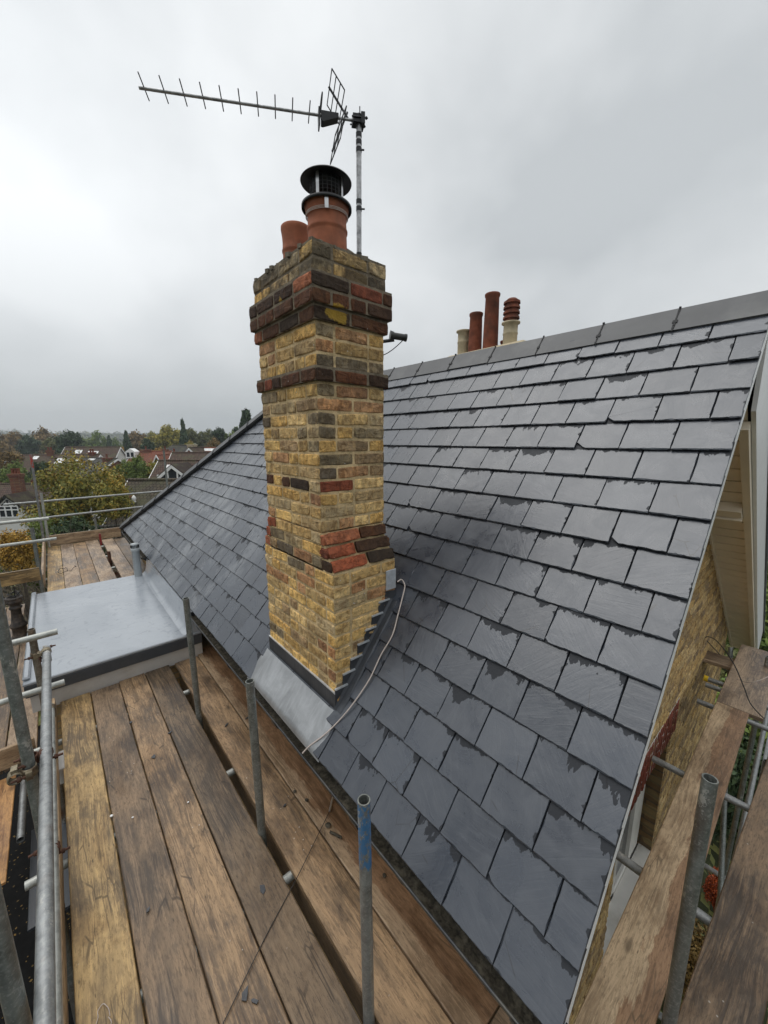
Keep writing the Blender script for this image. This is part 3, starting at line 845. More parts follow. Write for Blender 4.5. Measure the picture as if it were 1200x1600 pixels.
b.build('fascia',M['pvc'],flat,'pale grey fascia board under the flat roof edge')
b=MB();b.box(FX0+.12,1.19,FY0+.12,FY1-.12,-10.1,FZ-.316);b.build('bay_wall',M['wallbrick'],flat)
b=MB();px,py=.83,6.93
b.lathe([(.054,FZ-.05),(.054,FZ+.40),(.060,FZ+.402),(.060,FZ+.455),(.052,FZ+.457),(.052,FZ+.50),(.058,FZ+.505),(.056,FZ+.525),(.0,FZ+.535)],(px,py,0),28)
for k in range(18):
    an=2*pi*k/18;b.obox((px+.056*cos(an),py+.056*sin(an),FZ+.481),(-sin(an),cos(an),0),(0,0,1),(cos(an),sin(an),0),.0035,.022,.004,1)
b.build('vent_pipe',[M['ventpipe'],M['blackplastic']],flat,'pale grey plastic vent pipe with slotted cap')

# chimney courses
def course(mb,x0,x1,y0,y1,z,par,mode,pr=0,H=.075,lich=False):
    J=.012
    x0-=pr;x1+=pr;y0-=pr;y1+=pr
    X,Y,Z=Vector((1,0,0)),Vector((0,1,0)),Vector((0,0,1))
    # the four faces: origin, dir, normal, length
    for O,U,Nn,L in ((Vector((x0,y1,z)),-Y,-X,y1-y0),(Vector((x0,y0,z)),X,-Y,x1-x0),(Vector((x1,y0,z)),Y,X,y1-y0),(Vector((x1,y1,z)),-X,Y,x1-x0)):
        # alternate half-brick setting out, headers thrown in at random
        pos=0.0;cells=[]
        st=.2325;hd=st/2
        if (par%2)==(1 if abs(U.x)>0 else 0):cells.append(hd);pos=hd
        while pos<L-.02:
            r=R.random()
            w=hd if r<.30 else st
            if L-pos-w<.06:w=L-pos
            if w>st*1.3:
                cells.append(w/2);cells.append(w/2)
            else:cells.append(w)
            pos+=w
        pos=0
        for w in cells:
            c=pick(mode)
            brick(mb,O+U*(pos+J*.5*(pos>0)),U,Z,Nn,w-J*.5*(pos>0)-J*.5*(pos+w<L-.01),H-J,c)
            pos+=w
    mb.box(x0+.0015,x1-.0015,y0+.0015,y1-.0015,z+.0005,z+H+.0003,2 if mode in('top','dark') else 1)
CX0,CX1,CY0,CY1=1.112,1.577,1.825,2.525
LY0,LY1=1.715,2.615
TOP=.985
mb=MB();z=TOP;i=0
seq=['top','top']+['dark']*3+['upper']*3+['dark']+['upper']*7+['mixred']
prj=[.010,.008,.036,.036,.018]+[0]*3+[.021]+[0]*8
while z>-.44:
    z-=.075
    mode=seq[i] if i<len(seq) else 'body';p=prj[i] if i<len(prj) else 0
    course(mb,CX0,CX1,CY0,CY1,z,i,mode,p);i+=1
zs=z   # shoulder top
# tumbled shoulders: three courses each side sloping out
def shoulder(yin,yout,sg):
    z0=zs-.005;z1=zs-.22
    nrm=Vector((0,-sg*(z0-z1),yout*0+abs(yout-yin))).normalized()
    nrm=Vector((0,sg*(z0-z1),abs(yout-yin))).normalized()
    dn=Vector((0,yout-yin,z1-z0));Ls=dn.length;dn.normalize()
    mb.prism([(CX0+.006,yin-sg*.03,z0-.002),(CX0+.006,yout-sg*.01,z1),(CX0+.006,yin-sg*.03,z1)],(1,0,0),CX1-CX0-.012,1)
    h=Ls/3
    for k in range(3):
        O=Vector((CX0 if sg<0 else CX1,yin,z0))+dn*(h*(k+1)-.004)
        U=Vector((1,0,0)) if sg<0 else Vector((-1,0,0))
        pos=0;L=CX1-CX0;ws=[L*.42,L*.58] if k%2 else [L*.55,L*.45]
        for w in ws:
            brick(mb,O+U*(pos+.006),U,-dn,nrm,w-.011,h-.009,pick('red'),1.6,.004);pos+=w
        # brick ends seen on the front and back faces
        for xx,Nn,UU in((CX0,Vector((-1,0,0)),Vector((0,sg,0))),(CX1,Vector((1,0,0)),Vector((0,sg,0)))):
            P=Vector((xx,yin,z0))+dn*(h*k)
            brick(mb,Vector((xx,yin-sg*.03,z0-.073*(k+1))),UU,Vector((0,0,1)),Nn,.03+abs(yout-yin)*(k+.6)/3,.062,pick('red'),1.5)
shoulder(CY0,LY0,-1);shoulder(CY1,LY1,1)
for k in range(3):
    z-=.0735
    for xx,Nn in((CX0,Vector((-1,0,0))),(CX1,Vector((1,0,0)))):
        pos=0;L=CY1-CY0
        ws=[.233,.233,.234] if k%2 else [.117,.233,.233,.117]
        for w in ws:
            if Nn.x<0:O=Vector((xx,CY1-pos-.004,z));U=Vector((0,-1,0))
            else:O=Vector((xx,CY0+pos+.004,z));U=Vector((0,1,0))
            brick(mb,O,U,Vector((0,0,1)),Nn,w-.009,.0655,pick('body' if R.random()<.93 else 'mixred'));pos+=w
    mb.box(CX0+.0015,CX1-.0015,CY0-.0,CY1,z-.01,z+.066,1)
while z>-1.75:
    z-=.075
    course(mb,CX0,CX1,LY0,LY1,z,i,'body');i+=1
chim=mb.build('chimney_stack',[M['brick'],M['mortar'],m_mortar('sooty_mortar',(.25,.205,.145))],house,'weathered yellow and dark red brick chimney stack with sloping shoulder')
# flaunching
mb=MB();n=26;vs=[]
for a in range(n):
    for b in range(n):
        fx,fy=a/(n-1),b/(n-1)
        x=CX0+.004+(CX1-CX0-.008)*fx;y=CY0+.004+(CY1-CY0-.008)*fy
        e=min(fx,fy*1.4,1-fx,(1-fy)*1.4)
        zz=TOP-.012+min(.10,e*.34)+.016*mnoise.noise(Vector((x*22,y*22,2)))+.008*mnoise.noise(Vector((x*60,y*60,2)))
        vs.append((x,y,zz))
mb.add(vs,[(a*n+b,(a+1)*n+b,(a+1)*n+b+1,a*n+b+1) for a in range(n-1) for b in range(n-1)])
for k in range(26):
    x=R.choice([CX0+R.uniform(-.004,.03),R.uniform(CX0,CX1)]);y=CY0+R.uniform(-.002,.02) if x>CX0+.035 else R.uniform(CY0,CY1)
    r=R.uniform(.008,.022)
    mb.obox((x,y,TOP-.008+r*.2),(1,R.uniform(-.5,.5),0),(0,1,.2),(0,0,1),r*1.4,r,r*.6)
mb.build('flaunching',M['flaunch'],chim)
def pot(x,y,z0,z1,r,mat,lab,rim=1.14):
    h=z1-z0
    mb=MB();mb.lathe([(r*1.05,z0),(r*1.03,z0+h*.50),(r*1.03,z0+h*.53),(r*1.08,z0+h*.55),(r*1.085,z0+h*.58),(r*1.04,z0+h*.61),(r*1.02,z0+h*.70),(r*1.04,z0+h*.80),(r*rim,z0+h*.90),(r*(rim+.03),z0+h*.94),(r*(rim+.02),z1-.004),(r*rim*.98,z1),(r*.86,z1),(r*.82,z1-.02),(r*.8,z0+h*.3)],(x,y,0),48,0,None,True,.006)
    return mb.build('chimney_pot',mat,chim,lab)
pot(1.335,2.03,.98,1.285,.105,M['pot'],'terracotta chimney pot under the round metal cowl')
pot(1.335,2.385,.98,1.305,.083,M['pot'],'plain open terracotta chimney pot behind the cowled one',1.09)
# cowl
mb=MB();cx,cy=1.335,2.03
mb.lathe([(.0,1.428),(.06,1.424),(.136,1.403),(.141,1.397),(.139,1.393),(.134,1.396),(.05,1.412),(0,1.414)],(cx,cy,0),48,0)
mb.lathe([(.085,1.283),(.132,1.281),(.139,1.276),(.139,1.262),(.135,1.262),(.132,1.277)],(cx,cy,0),48,0)
for k in range(4):
    an=.5+k*pi/2;c_,s_=cos(an),sin(an)
    mb.obox((cx+.097*c_,cy+.097*s_,1.345),(-s_,c_,0),(0,0,1),(c_,s_,0),.009,.063,.0012,1)
for k in range(24):
    an=2*pi*k/24;mb.tube((cx+.090*cos(an),cy+.090*sin(an),1.283),(cx+.090*cos(an),cy+.090*sin(an),1.40),.0014,5,mi=2)
for q in range(7):
    zz=1.288+q*.018
    mb.path([(cx+.090*cos(2*pi*k/32),cy+.090*sin(2*pi*k/32),zz) for k in range(33)],.0014,5,2)
# strap clip and wire
an=atan2(-cy,-cx);mb.obox((cx+.127*cos(an),cy+.127*sin(an),1.245),(-sin(an),cos(an),0),(0,0,1),(cos(an),sin(an),0),.010,.035,.003,1)
for zz in(1.222,1.228,1.234):
    mb.path([(cx+.117*cos(2*pi*k/40),cy+.117*sin(2*pi*k/40),zz+.006*sin(2*pi*k/40+1)) for k in range(41)],.0016,5,3)
mb.lathe([(.078,1.405),(.070,1.345),(.0,1.345)],(cx,cy,0),24,0)
mb.build('chimney_cowl',[M['black'],M['steel'],M['alu_dark'],M['cable_white']],chim,'round black rain cap with wire mesh guard')
# lichen splash
# lead: apron, front upstand, stepped side flashing, soaker strip
mb=MB();A=[]
nu,nv=16,10;vs=[]
for i_ in range(nu+1):
    for j_ in range(nv+1):
        f=i_/nu;g_=j_/nv
        y=LY0-.012+(LY1+.075-LY0)*f
        s=-.012+(.264)*g_
        y-=(1-g_)*.05*(f<.001)-(1-g_)*.02*(f>.99)
        vs.append(rp(s,y,.028+.003*mnoise.noise(Vector((y*6,s*9,0)))-(.018 if (i_ in(0,nu) or j_==0) else 0)))
mb.add(vs,[(i_*(nv+1)+j_,(i_+1)*(nv+1)+j_,(i_+1)*(nv+1)+j_+1,i_*(nv+1)+j_+1) for i_ in range(nu) for j_ in range(nv)],0,None,None,True)
mb.build('lead_apron',M['lead'],chim,'broad grey lead apron below the chimney front')
mb=MB()
mb.box(CX0-.011,CX0-.0045,LY0-.006,LY1+.006,-1.60,-1.475,0,None,.002)
mb.box(CX0-.013,CX0-.003,LY0-.004,LY1+.004,-1.476,-1.468,1)
# stepped flashing on the near side
def zr(x):return EZ+tan(PHI)*(x-EX)
YS=LY0-.0045
zc=[];zz=-1.468
poly=[(CX0-.01,zr(CX0)-.01)]
x=CX0-.012;zk=-1.475+.028
k=0;tips=[]
poly.append((x,zk))
while True:
    xt=x+.088;
    if xt>CX1-.01:xt=CX1-.002
    poly.append((xt,zk));tips.append((x,xt,zk))
    if xt>=CX1-.003:break
    zk+=.075;x=xt-.032
    poly.append((x,zk))
poly.append((CX1-.002,zr(CX1)-.01))
# build as vertical strips so that the concave outline stays clean
xs=sorted(set(p[0] for p in poly))
for (xa,xb,zk) in tips:
    nx=[t_ for t_ in tips if t_[0]>xa]
    xe=nx[0][0] if nx else CX1-.002
    mb.prism([(xa,YS,zr(xa)-.02),(xe,YS,zr(xe)-.02),(xe,YS,zk),(xa,YS,zk)],(0,1,0),.0035,0)
    if nx: mb.prism([(xe,YS-.0006,zk+.0),(xe,YS-.0006,zr(xe)-.0),(xb,YS-.0006,zk)],(0,1,0),.0035,0)
    mb.box(xa,xb,YS-.009,YS+.004,zk-.001,zk+.008,1)
# lying soaker strip beside the stack
vs=[];
for q in range(13):
    s=.262+(.73)*q/12
    for yy,nn_ in((LY0-.004,.040),(LY0-.014,.022),(LY0-.050,.020),(LY0-.058,.012)):vs.append(rp(s,yy,nn_))
mb.add(vs,[(q*4+c_,(q+1)*4+c_,(q+1)*4+c_+1,q*4+c_+1) for q in range(12) for c_ in range(3)])
mb.box(CX1-.085,CX1-.004,YS-.010,YS-.005,-.93,-.80,1,None,.002)
mb.build('stepped_flashing',[M['lead_dark'],M['lead_bright']],chim,'dark stepped lead flashing up the side of the stack')

# ------------------------------------------------------------------ chimney beyond the ridge
rc=MB();rc.box(4.22,4.80,2.46,3.72,-2.5,1.02,0)
rch=rc.build('chimney_stack',M['wallbrick'],house,'rear chimney stack showing only its pots above the ridge')
rc=MB();rc.box(4.20,4.82,2.44,3.74,1.021,1.06,0)
n=14
rc.prism([(4.2,2.44,1.0605),(4.2,3.74,1.0605),(4.36,3.64,1.15),(4.36,2.54,1.16)],(1,0,0),.3,0);rc.build('flaunching',M['pot_buff'],rch)
def rpot(y,z1,r,mat,lab,kind):
    mb=MB();z0=1.06;h=z1-z0
    if kind=='tall':pr=[(r*1.12,z0),(r*1.05,z0+h*.5),(r*.97,z1-.05),(r*1.08,z1-.03),(r*1.1,z1-.008),(r*1.02,z1),(r*.85,z1),(r*.8,z1-.1)]
    else:pr=[(r*1.1,z0),(r,z0+.06),(r,z0+h*.6),(r*1.06,z0+h*.62),(r*1.06,z0+h*.66),(r,z0+h*.68),(r,z1-.03),(r*1.3,z1-.018),(r*1.3,z1),(r*.85,z1),(r*.8,z1-.05)]
    mb.lathe(pr,(4.5,y,0),32)
    o=mb.build('chimney_pot',mat,rch,lab)
    return o
rpot(3.52,1.475,.078,M['pot_buff'],'short buff pot at the far left of the row','s')
rpot(3.325,1.655,.082,M['pot_old'],'medium plain red pot','tall')
rpot(3.085,1.83,.088,M['pot_old'],'tallest plain red pot in the row','tall')
p4=rpot(2.80,1.43,.085,M['pot_buff'],'buff pot carrying a louvred terracotta cowl','s')
mb=MB()
pr=[(.092,1.432)]
for k in range(4):
    zz=1.44+k*.058;pr+=[(.080,zz),(.080,zz+.022),(.100,zz+.026),(.096,zz+.052),(.080,zz+.056)]
pr+=[(.085,1.672),(.05,1.70),(0,1.705)]
mb.lathe(pr,(4.5,2.80,0),32,0,None,False)
mb.build('chimney_cowl',M['pot_old'],rch,'louvred terracotta cowl')
for y_,z_,lab in((2.95,1.27,'short red pot half hidden behind the tall ones'),(2.60,1.17,'low red pot just above the ridge')):
    mb=MB();mb.lathe([(.08,1.0),(.08,z_-.03),(.09,z_-.02),(.09,z_),(.07,z_),(.065,z_-.05)],(4.68,y_,0),24);mb.build('chimney_pot',M['pot_old'],rch,lab)

# ------------------------------------------------------------------ television aerial
MX,MY=1.695,2.22
aer=thing('television_aerial','long horizontal television aerial on a tall grey mast behind the chimney','aerial',(MX,MY,.45))
mb=MB();mb.tube((MX,MY,.45),(MX+.012,MY-.01,1.99),.0165,20,inner=.014)
mb.build('mast',M['alu'],aer,'grey aerial mast wrapped with bands of black tape')
for z0 in(1.115,1.16,1.20,1.47,1.51,1.80,1.84,1.88):
    f=(z0-.45)/1.54;mb=MB()
    mb.tube((MX+.012*f,MY-.01*f,z0-.013),(MX+.012*f,MY-.01*f,z0+.013),.0185,20)
    if z0 in(1.47,1.80):mb.tube((MX+.012,MY-.012,z0),(MX+.034,MY-.034,z0-.002),.005,8)
    mb.build('tape_band',M['blackplastic'],aer)
bd=Vector((-.897,.443,-.049)).normalized();ed=Vector((.443,.897,0)).normalized();up=Vector((0,0,1))
H0=Vector((MX+.012,MY-.01,1.955))
mb=MB()
mb.obox(H0+bd*.012,bd,ed,up,.030,.030,.022,0);mb.obox(H0-bd*.02,bd,ed,up,.012,.038,.030,0)
for q in(-1,1):
    mb.tube(H0+ed*.033*q-bd*.05,H0+ed*.033*q+bd*.05,.0042,8);mb.tube(H0+ed*.033*q-bd*.045,H0+ed*.033*q-bd*.036,.009,6)
    mb.tube(H0+ed*.033*q+up*.02,H0+ed*.033*q+up*.055,.0035,6)
mb.build('mast_clamp',M['black'],aer)
mb=MB();B0=H0+bd*.04;B1=H0+bd*1.225
mb.tube(B0,B1,.0080,12);mb.build('boom',M['alu'],aer)
for q in range(10):
    s=.305+ (1.20-.305)*((q/9.0)**1.0)
    c=H0+bd*s;hl=.083+.006*(q/9.)
    m=MB();m.tube(c-ed*hl+up*.007,c+ed*hl+up*.007,.0033,8);m.build('director_rod',M['alu_dark'],aer)
# dipole box and folded loop
mb=MB();c=H0+bd*.20
P=[c+bd*.035+up*.012,c-bd*.07+up*.010,c-bd*.07-up*.012,c+bd*.022-up*.044,c+bd*.035-up*.042]
mb.prism([p-ed*.026 for p in P],ed,.052)
mb.obox(c+bd*.048-up*.02,bd,ed,up,.004,.032,.045)
mb.path([c+bd*.035+ed*(.10*sin(2*pi*k/24))+up*(.045+.018*cos(2*pi*k/24)) for k in range(25)],.0035,6)
mb.build('dipole',M['blackplastic'],aer)
for sg in(1,-1):
    mb=MB()
    sp=(bd*.10+up*.13).normalized() if sg>0 else (bd*.092-up*.205).normalized()
    O=H0+bd*.080+up*.02
    Ls=.165 if sg>0 else .225;hw=.125
    mb.tube(O-sp*.02,O+sp*Ls,.0065,8)
    for k in range(4):
        p=O+sp*(.045+k*(Ls-.05)/3);mb.tube(p-ed*hw,p+ed*hw,.0030,6)
    for e_ in(-1,1):
        mb.tube(O+sp*.045+ed*hw*e_,O+sp*(Ls-.005)+ed*hw*e_,.0038,6)
    mb.build('reflector_grid',M['alu_dark'],aer)
# satellite dish feed arm
sat=thing('satellite_feed_arm','grey satellite dish arm and receiver head poking out behind the chimney','satellite arm',(1.60,2.15,.58))
mb=MB();A_=Vector((1.60,2.16,.615));B_=Vector((1.80,1.975,.648))
mb.tube(A_,B_,.011,10);mb.build('arm',M['alu_dark'],sat)
mb=MB();hd_=Vector((.88,-.50,-.10)).normalized();C_=B_+Vector((.012,-.01,.022))
mb.tube(C_-hd_*.025,C_+hd_*.055,.021,16);mb.tube(C_-hd_*.045,C_-hd_*.02,.030,16,.024);mb.tube(C_+hd_*.055,C_+hd_*.068,.024,16)
mb.build('receiver_head',M['gutter'],sat)
mb=MB();E_=C_+hd_*.06
pts=[];
for k in range(13):
    f=k/12;p=A_*(1-f)+E_*f;p=p+Vector((0,0,-.085*sin(pi*f)-.012*(1-f)));pts.append(p)
mb.path(pts,.003,6);mb.build('cable',M['cable_black'],sat)

# ------------------------------------------------------------------ loose cable down the slates
pts=[rp(*a) for a in []]
cab=[(1.60,1.700,-.905),(1.639,1.70,-.90),(1.632,1.66,-.925),(1.60,1.64,-.965),(1.515,1.60,-1.072),(1.44,1.578,-1.165),(1.36,1.577,-1.27),(1.28,1.578,-1.375),(1.20,1.592,-1.475),(1.12,1.628,-1.578),(1.035,1.693,-1.685),(.96,1.755,-1.775),(.925,1.78,-1.82)]
P=[Vector(c)+NRM*.020 for c in cab]
def catmull(P,n=6):
    out=[]
    for i in range(len(P)-1):
        p0=P[max(i-1,0)];p1=P[i];p2=P[i+1];p3=P[min(i+2,len(P)-1)]
        for k in range(n):
            t=k/n;out.append(.5*((2*p1)+(p2-p0)*t+(2*p0-5*p1+4*p2-p3)*t*t+(3*p1-p0-3*p2+p3)*t**3))
    out.append(P[-1]);return out
P=[q+Vector((0,R.gauss(0,.004),0))+NRM*R.uniform(-.002,.004) for q in P];mb=MB();mb.path(catmull(P),.0040,8)
tag(mb.build('cable',M['cable_white'],None),'dirty white cable curving down the slates beside the chimney','cable')

# ------------------------------------------------------------------ scaffold boards
DZ=-2.4
def board(x0,x1,y0,y1,z,mat,label,th=.038,group='scaffold boards',sag=0.0,name='scaffold_board',cat='scaffold board',bow=.0015):
    """deck board; runs along its longer side"""
    alongY=(y1-y0)>(x1-x0)
    L=max(y1-y0,x1-x0);Wd=min(y1-y0,x1-x0)
    n=max(4,int(L/.12));c=.004;vs=[];uv=[]
    sd=R.random()*100
    prof=[(-Wd/2+c,-th),(-Wd/2,-th+c),(-Wd/2,-c),(-Wd/2+c,-.0006),(-Wd/6,.0),(Wd/6,0),(Wd/2-c,-.0006),(Wd/2,-c),(Wd/2,-th+c),(Wd/2-c,-th)]
    k=len(prof)
    acc=[0];
    for i in range(1,k):acc.append(acc[-1]+sqrt((prof[i][0]-prof[i-1][0])**2+(prof[i][1]-prof[i-1][1])**2))
    a0=acc[3]+(Wd-2*c)/2
    for i in range(n+1):
        f=i/n;a=-L/2+L*f
        wob=.0020*mnoise.noise(Vector((a*1.3,sd,0)));zz=bow*sin(a*1.7+sd)+.0012*mnoise.noise(Vector((a*3,sd,5)))
        for q,(p,h) in enumerate(prof):
            ed=.0016*mnoise.noise(Vector((a*9,sd+q,2))) if q in(1,2,3,6,7,8) else 0
            vs.append((a,p+wob+ed*(1 if p>0 else -1),h+zz));uv.append((a,acc[q]-a0))
    F=[(i*k+q,(i+1)*k+q,(i+1)*k+(q+1)%k,i*k+(q+1)%k) for i in range(n) for q in range(k-1)]
    mb=MB();mb.add(vs,F,0,None,uv)
    mb.add(vs,[(i*k+k-1,(i+1)*k+k-1,(i+1)*k,i*k) for i in range(n)],0,None,uv)
    mb.add(vs[:k],[tuple(range(k))],0,None,[(p*.2,h) for p,h in prof]);mb.add(vs[-k:],[tuple(reversed(range(k)))],0,None,[(p*.2,h) for p,h in prof])
    o=mb.build(name,mat)
    o.location=((x0+x1)/2,(y0+y1)/2,z)
    if alongY:o.rotation_euler=(0,0,pi/2)
    tag(o,label,cat,group)
    return o
board(-.207,.014,.46,4.37,DZ,WD['gold'],'golden rough sawn scaffold board at the outer edge beside the two long rails')
board(.022,.243,.46,4.37,DZ-.003,WD['brown'],'dark brown scratched scaffold board second from the outer rails')
board(.249,.471,.46,4.38,DZ+.001,WD['orange'],'reddish brown speckled scaffold board in the middle of the near deck')
board(.478,.698,.46,4.375,DZ+.004,WD['grey'],'smooth grey brown scaffold board on the left of the open gap')
board(.756,.986,.40,4.37,DZ,WD['orange'],'reddish scaffold board on the right of the open gap behind the blue marked pole')
board(.993,1.222,.605,4.50,DZ+.002,WD['palestain'],'pale scaffold board with a damp brown stain tight under the gutter')
board(.993,1.222,-2.9,.597,DZ-.006,WD['brown'],'short dark board end beyond the pale one at the bottom under the gutter')
# far deck past the flat roof
fx=[(-.302,-.081,'gold','left edge board of the far deck next to the rails'),(-.074,.149,'mottled','second board from the left on the far deck with chalky marks'),(.155,.381,'orange','reddish third board on the far deck'),(.388,.628,'mottled','pale wide board left of the slot in the far deck')]
for a,b,m_,l_ in fx:board(a,b,7.12,11.46+R.uniform(-.03,.03),DZ+R.uniform(-.003,.003),WD[m_],l_)
board(.700,.928,7.12,11.4,DZ,WD['mottled'],'weathered board between the slot and the vent pipe on the far deck')
board(.936,1.16,7.12,11.3,DZ-.002,WD['grey'],'dark far deck board tucked under the eave')
# toe boards on edge
def edge_board(p0,p1,z0,z1,th,mat,label):
    p0=Vector((*p0,0));p1=Vector((*p1,0));d=p1-p0;L=d.length
    o=board(-L/2,L/2,-(z1-z0)/2,(z1-z0)/2,0,mat,label,th,'toe boards on edge','' or 0,'toe_board','toe board')
    a=atan2(d.y,d.x);c=(p0+p1)/2
    o.rotation_euler=(pi/2,0,a);o.location=(c.x,c.y,(z0+z1)/2)
    return o
edge_board((-.232,.5),(-.232,4.3),-2.43,-2.30,.032,WD['pale'],'thin toe board standing on edge between the long rail and the golden board')
edge_board((-.31,11.52),(1.12,11.52),-2.41,-2.165,.036,WD['pale'],'toe board across the far end of the deck')
edge_board((-.325,8.3),(-.325,11.5),-2.41,-2.20,.036,WD['pale'],'toe board along the outer side of the far deck')
edge_board((-2.6,7.42),(-.33,7.48),-2.06,-1.865,.036,WD['gold'],'golden toe board behind the old chimney pot on the left')
edge_board((-2.2,4.40),(-.43,4.44),-2.90,-2.70,.036,WD['pale'],'brown toe board crossing behind the big left pole')
# lower deck at the left
for i_,(a,b,m_,l_) in enumerate([(-.66,-.44,'mottled','mottled low level board nearest the flat roof corner'),(-.90,-.67,'brown','second low level board on the left'),(-1.14,-.91,'mottled','third low level board on the left'),(-1.38,-1.15,'orange','fourth low level board on the left'),(-1.62,-1.39,'mottled','low level board at the far left edge of the picture')]):
    board(a,b,4.48,8.2 if i_<1 else 9.2,-2.92,WD[m_],l_,.038,'low level boards on the left')
board(-1.15,-.575,3.24,4.36,-2.93,WD['ply'],'sheet of orange plywood on the low level at the left edge',.018,None,0,'plywood_sheet','plywood')
board(-1.20,-.60,1.2,3.2,-3.0,WD['pale'],'worn brown board below the plywood beside the dark void',.038,'low level boards on the left')
o=board(-.50,-.23,3.06,3.95,-3.22,WD['grey'],'grey loose slab lying down in the dark void behind the long rails',.02,None,0,'loose_slab','slab')
o.data.materials[0]=M['grp_dark']
# platform along the gable
board(1.16,4.43,.142,.367,DZ+.002,WD['planks'],'pale half damp plank running along the brick gable wall behind the right pole')
o=board(1.2,4.6,-.1175,.1125,DZ-.001,WD['brown'],'brown rough board at the lower right corner with a long crack');o.location.y=-.082;o.rotation_euler.z=-.047
o=board(1.2,4.5,-.345,-.12,DZ+.002,WD['orange'],'outermost reddish board at the bottom right edge');o.location.y=-.316;o.rotation_euler.z=-.047
board(4.45,6.0,.05,.37,DZ-.004,WD['mottled'],'darker board continuing past the end of the pale plank')
board(5.35,5.62,.02,.75,DZ-.05,WD['mottled'],'short brown board laid crosswise at the wall corner',.038,'scaffold boards')
# lower lift of boards glimpsed through the gaps
for k in range(5):
    board(-.2+k*.235,.025+k*.235,.0,6.5,-4.42,WD['brown'],['first','second','third','fourth','fifth'][k]+' dim board of the lower lift seen through the gap, counted from the outer edge',.038,'boards of the lower lift')

# ------------------------------------------------------------------ scaffold tubes
RT=.02415
def tube(name,p0,p1,mat,label,group,open_end=True,n=22):
    o_=thing(name,label,'scaffold tube' if name!='scaffold_pole' else 'scaffold pole',tuple(p0),group)
    mb=MB();mb.tube(p0,p1,RT,n,inner=.0195 if open_end else None)
    p0=Vector(p0);p1=Vector(p1);d=(p1-p0).normalized()
    b=mb.build('tube',mat,o_)
    # let object space start at the open top so painted marks sit at the end
    off=Vector(p1)-Vector(p0)
    b.location=off
    for v in b.data.vertices:v.co-=off
    if mat in(M['galv_blue'],M['galv_red']):
        b.data.materials.append(M['galv_dark'])
        for pl in b.data.polygons:
            if not pl.use_smooth:pl.material_index=1
    return o_
def coupler(parent,P,d1,d2,gap,mat=None,bolt=1):
    """two bands around crossing tubes with an eye bolt"""
    P=Vector(P);d1=Vector(d1).normalized();d2=Vector(d2).normalized();mb=MB()
    nrm=d1.cross(d2)
    if nrm.length<.1:nrm=d1.orthogonal()
    nrm.normalize()
    for d,c in((d1,P),(d2,P+nrm*gap)):
        a=d.orthogonal().normalized();b=d.cross(a);n=20;prof=[(-.024,RT+.0005),(-.022,RT+.006),(-.012,RT+.0045),(0,RT+.008),(.012,RT+.0045),(.022,RT+.006),(.024,RT+.0005)]
        vs=[]
        for u_,r in prof:
            for k in range(n):
                an=2*pi*k/n;vs.append(c+d*u_+(a*cos(an)+b*sin(an))*r)
        mb.add(vs,[(i*n+k,i*n+(k+1)%n,(i+1)*n+(k+1)%n,(i+1)*n+k) for i in range(len(prof)-1) for k in range(n)],0,None,None,True)
        e=(nrm if c is P else -nrm)
        q=c+d.cross(nrm)*(RT+.012)*bolt
        mb.tube(q-nrm*.012,q+nrm*.065*(1 if c is P else -1),.006,8,mi=1)
        mb.tube(q+nrm*.030*(1 if c is P else -1),q+nrm*.044*(1 if c is P else -1),.012,6,mi=1)
        mb.obox(q,d,nrm,d.cross(nrm),.020,.012,.010,0)
    return mb.build('coupler',[mat or M['coupler'],M['rust']],parent)
Z=Vector((0,0,1));AX=Vector((1,0,0));AY=Vector((0,1,0))
SP='upright scaffold poles'
p=tube('scaffold_pole',(.742,.925,-4.5),(.722,.947,-1.305),M['galv_blue'],'upright pole with a blue painted top standing in the deck gap',SP)
p=tube('scaffold_pole',(.726,1.975,-4.5),(.706,1.987,-1.352),M['galv_dark'],'middle upright pole in front of the chimney lead',SP)
p=tube('scaffold_pole',(.732,3.325,-4.5),(.702,3.303,-1.279),M['galv_dark'],'upright pole in front of the flat roof corner',SP)
p=tube('scaffold_pole',(1.665,.085,-4.5),(1.668,.118,-1.206),M['galv_dark'],'upright pole by the gable platform at the lower right',SP)
p=tube('scaffold_pole',(-.262,2.34,-4.6),(-.262,2.36,.35),M['galv_dark'],'tall upright pole leaning in along the left edge',SP)
coupler(p,(-.262,2.34,-1.585),Z,AY,.05);coupler(p,(-.262,2.34,-2.44),Z,AY,.04)
p=tube('scaffold_pole',(-.262,1.285,-4.6),(-.262,1.285,-.95),M['galv_dark'],'dark upright pole cut off in the bottom left corner',SP)
p=tube('scaffold_pole',(-.282,3.87,-4.6),(-.276,3.87,-1.443),M['galv_rust'],'short rusty upright pole at the corner of the flat roof',SP)
coupler(p,(-.277,3.87,-1.66),Z,AY,-.06);
p=tube('scaffold_pole',(-.345,7.62,-6),(-.336,7.6,-1.28),M['galv_dark'],'upright pole behind the far left corner of the flat roof',SP)
p=tube('scaffold_pole',(-.43,11.66,-8),(-.325,11.62,-.31),M['galv_red'],'upright pole with a red and blue painted top at the far corner',SP)
p2=tube('scaffold_pole',(-.33,11.30,-8),(-.255,11.36,-1.15),M['galv_white'],'whitish upright pole beside the red topped one',SP)
p=tube('scaffold_pole',(2.30,11.7,-8),(2.30,11.62,-.27),M['galv_dark'],'lone upright pole rising behind the hip edge',SP)
p=tube('scaffold_pole',(.645,11.66,-8),(.645,11.62,-1.83),M['galv_dark'],'short stub of a pole behind the far toe board',SP)
GR='horizontal rails and ledgers'
r1=tube('guard_rail',(-.205,-1.4,-1.61),(-.196,3.66,-1.545),M['galv'],'thick upper long rail running towards the flat roof on the left',GR)
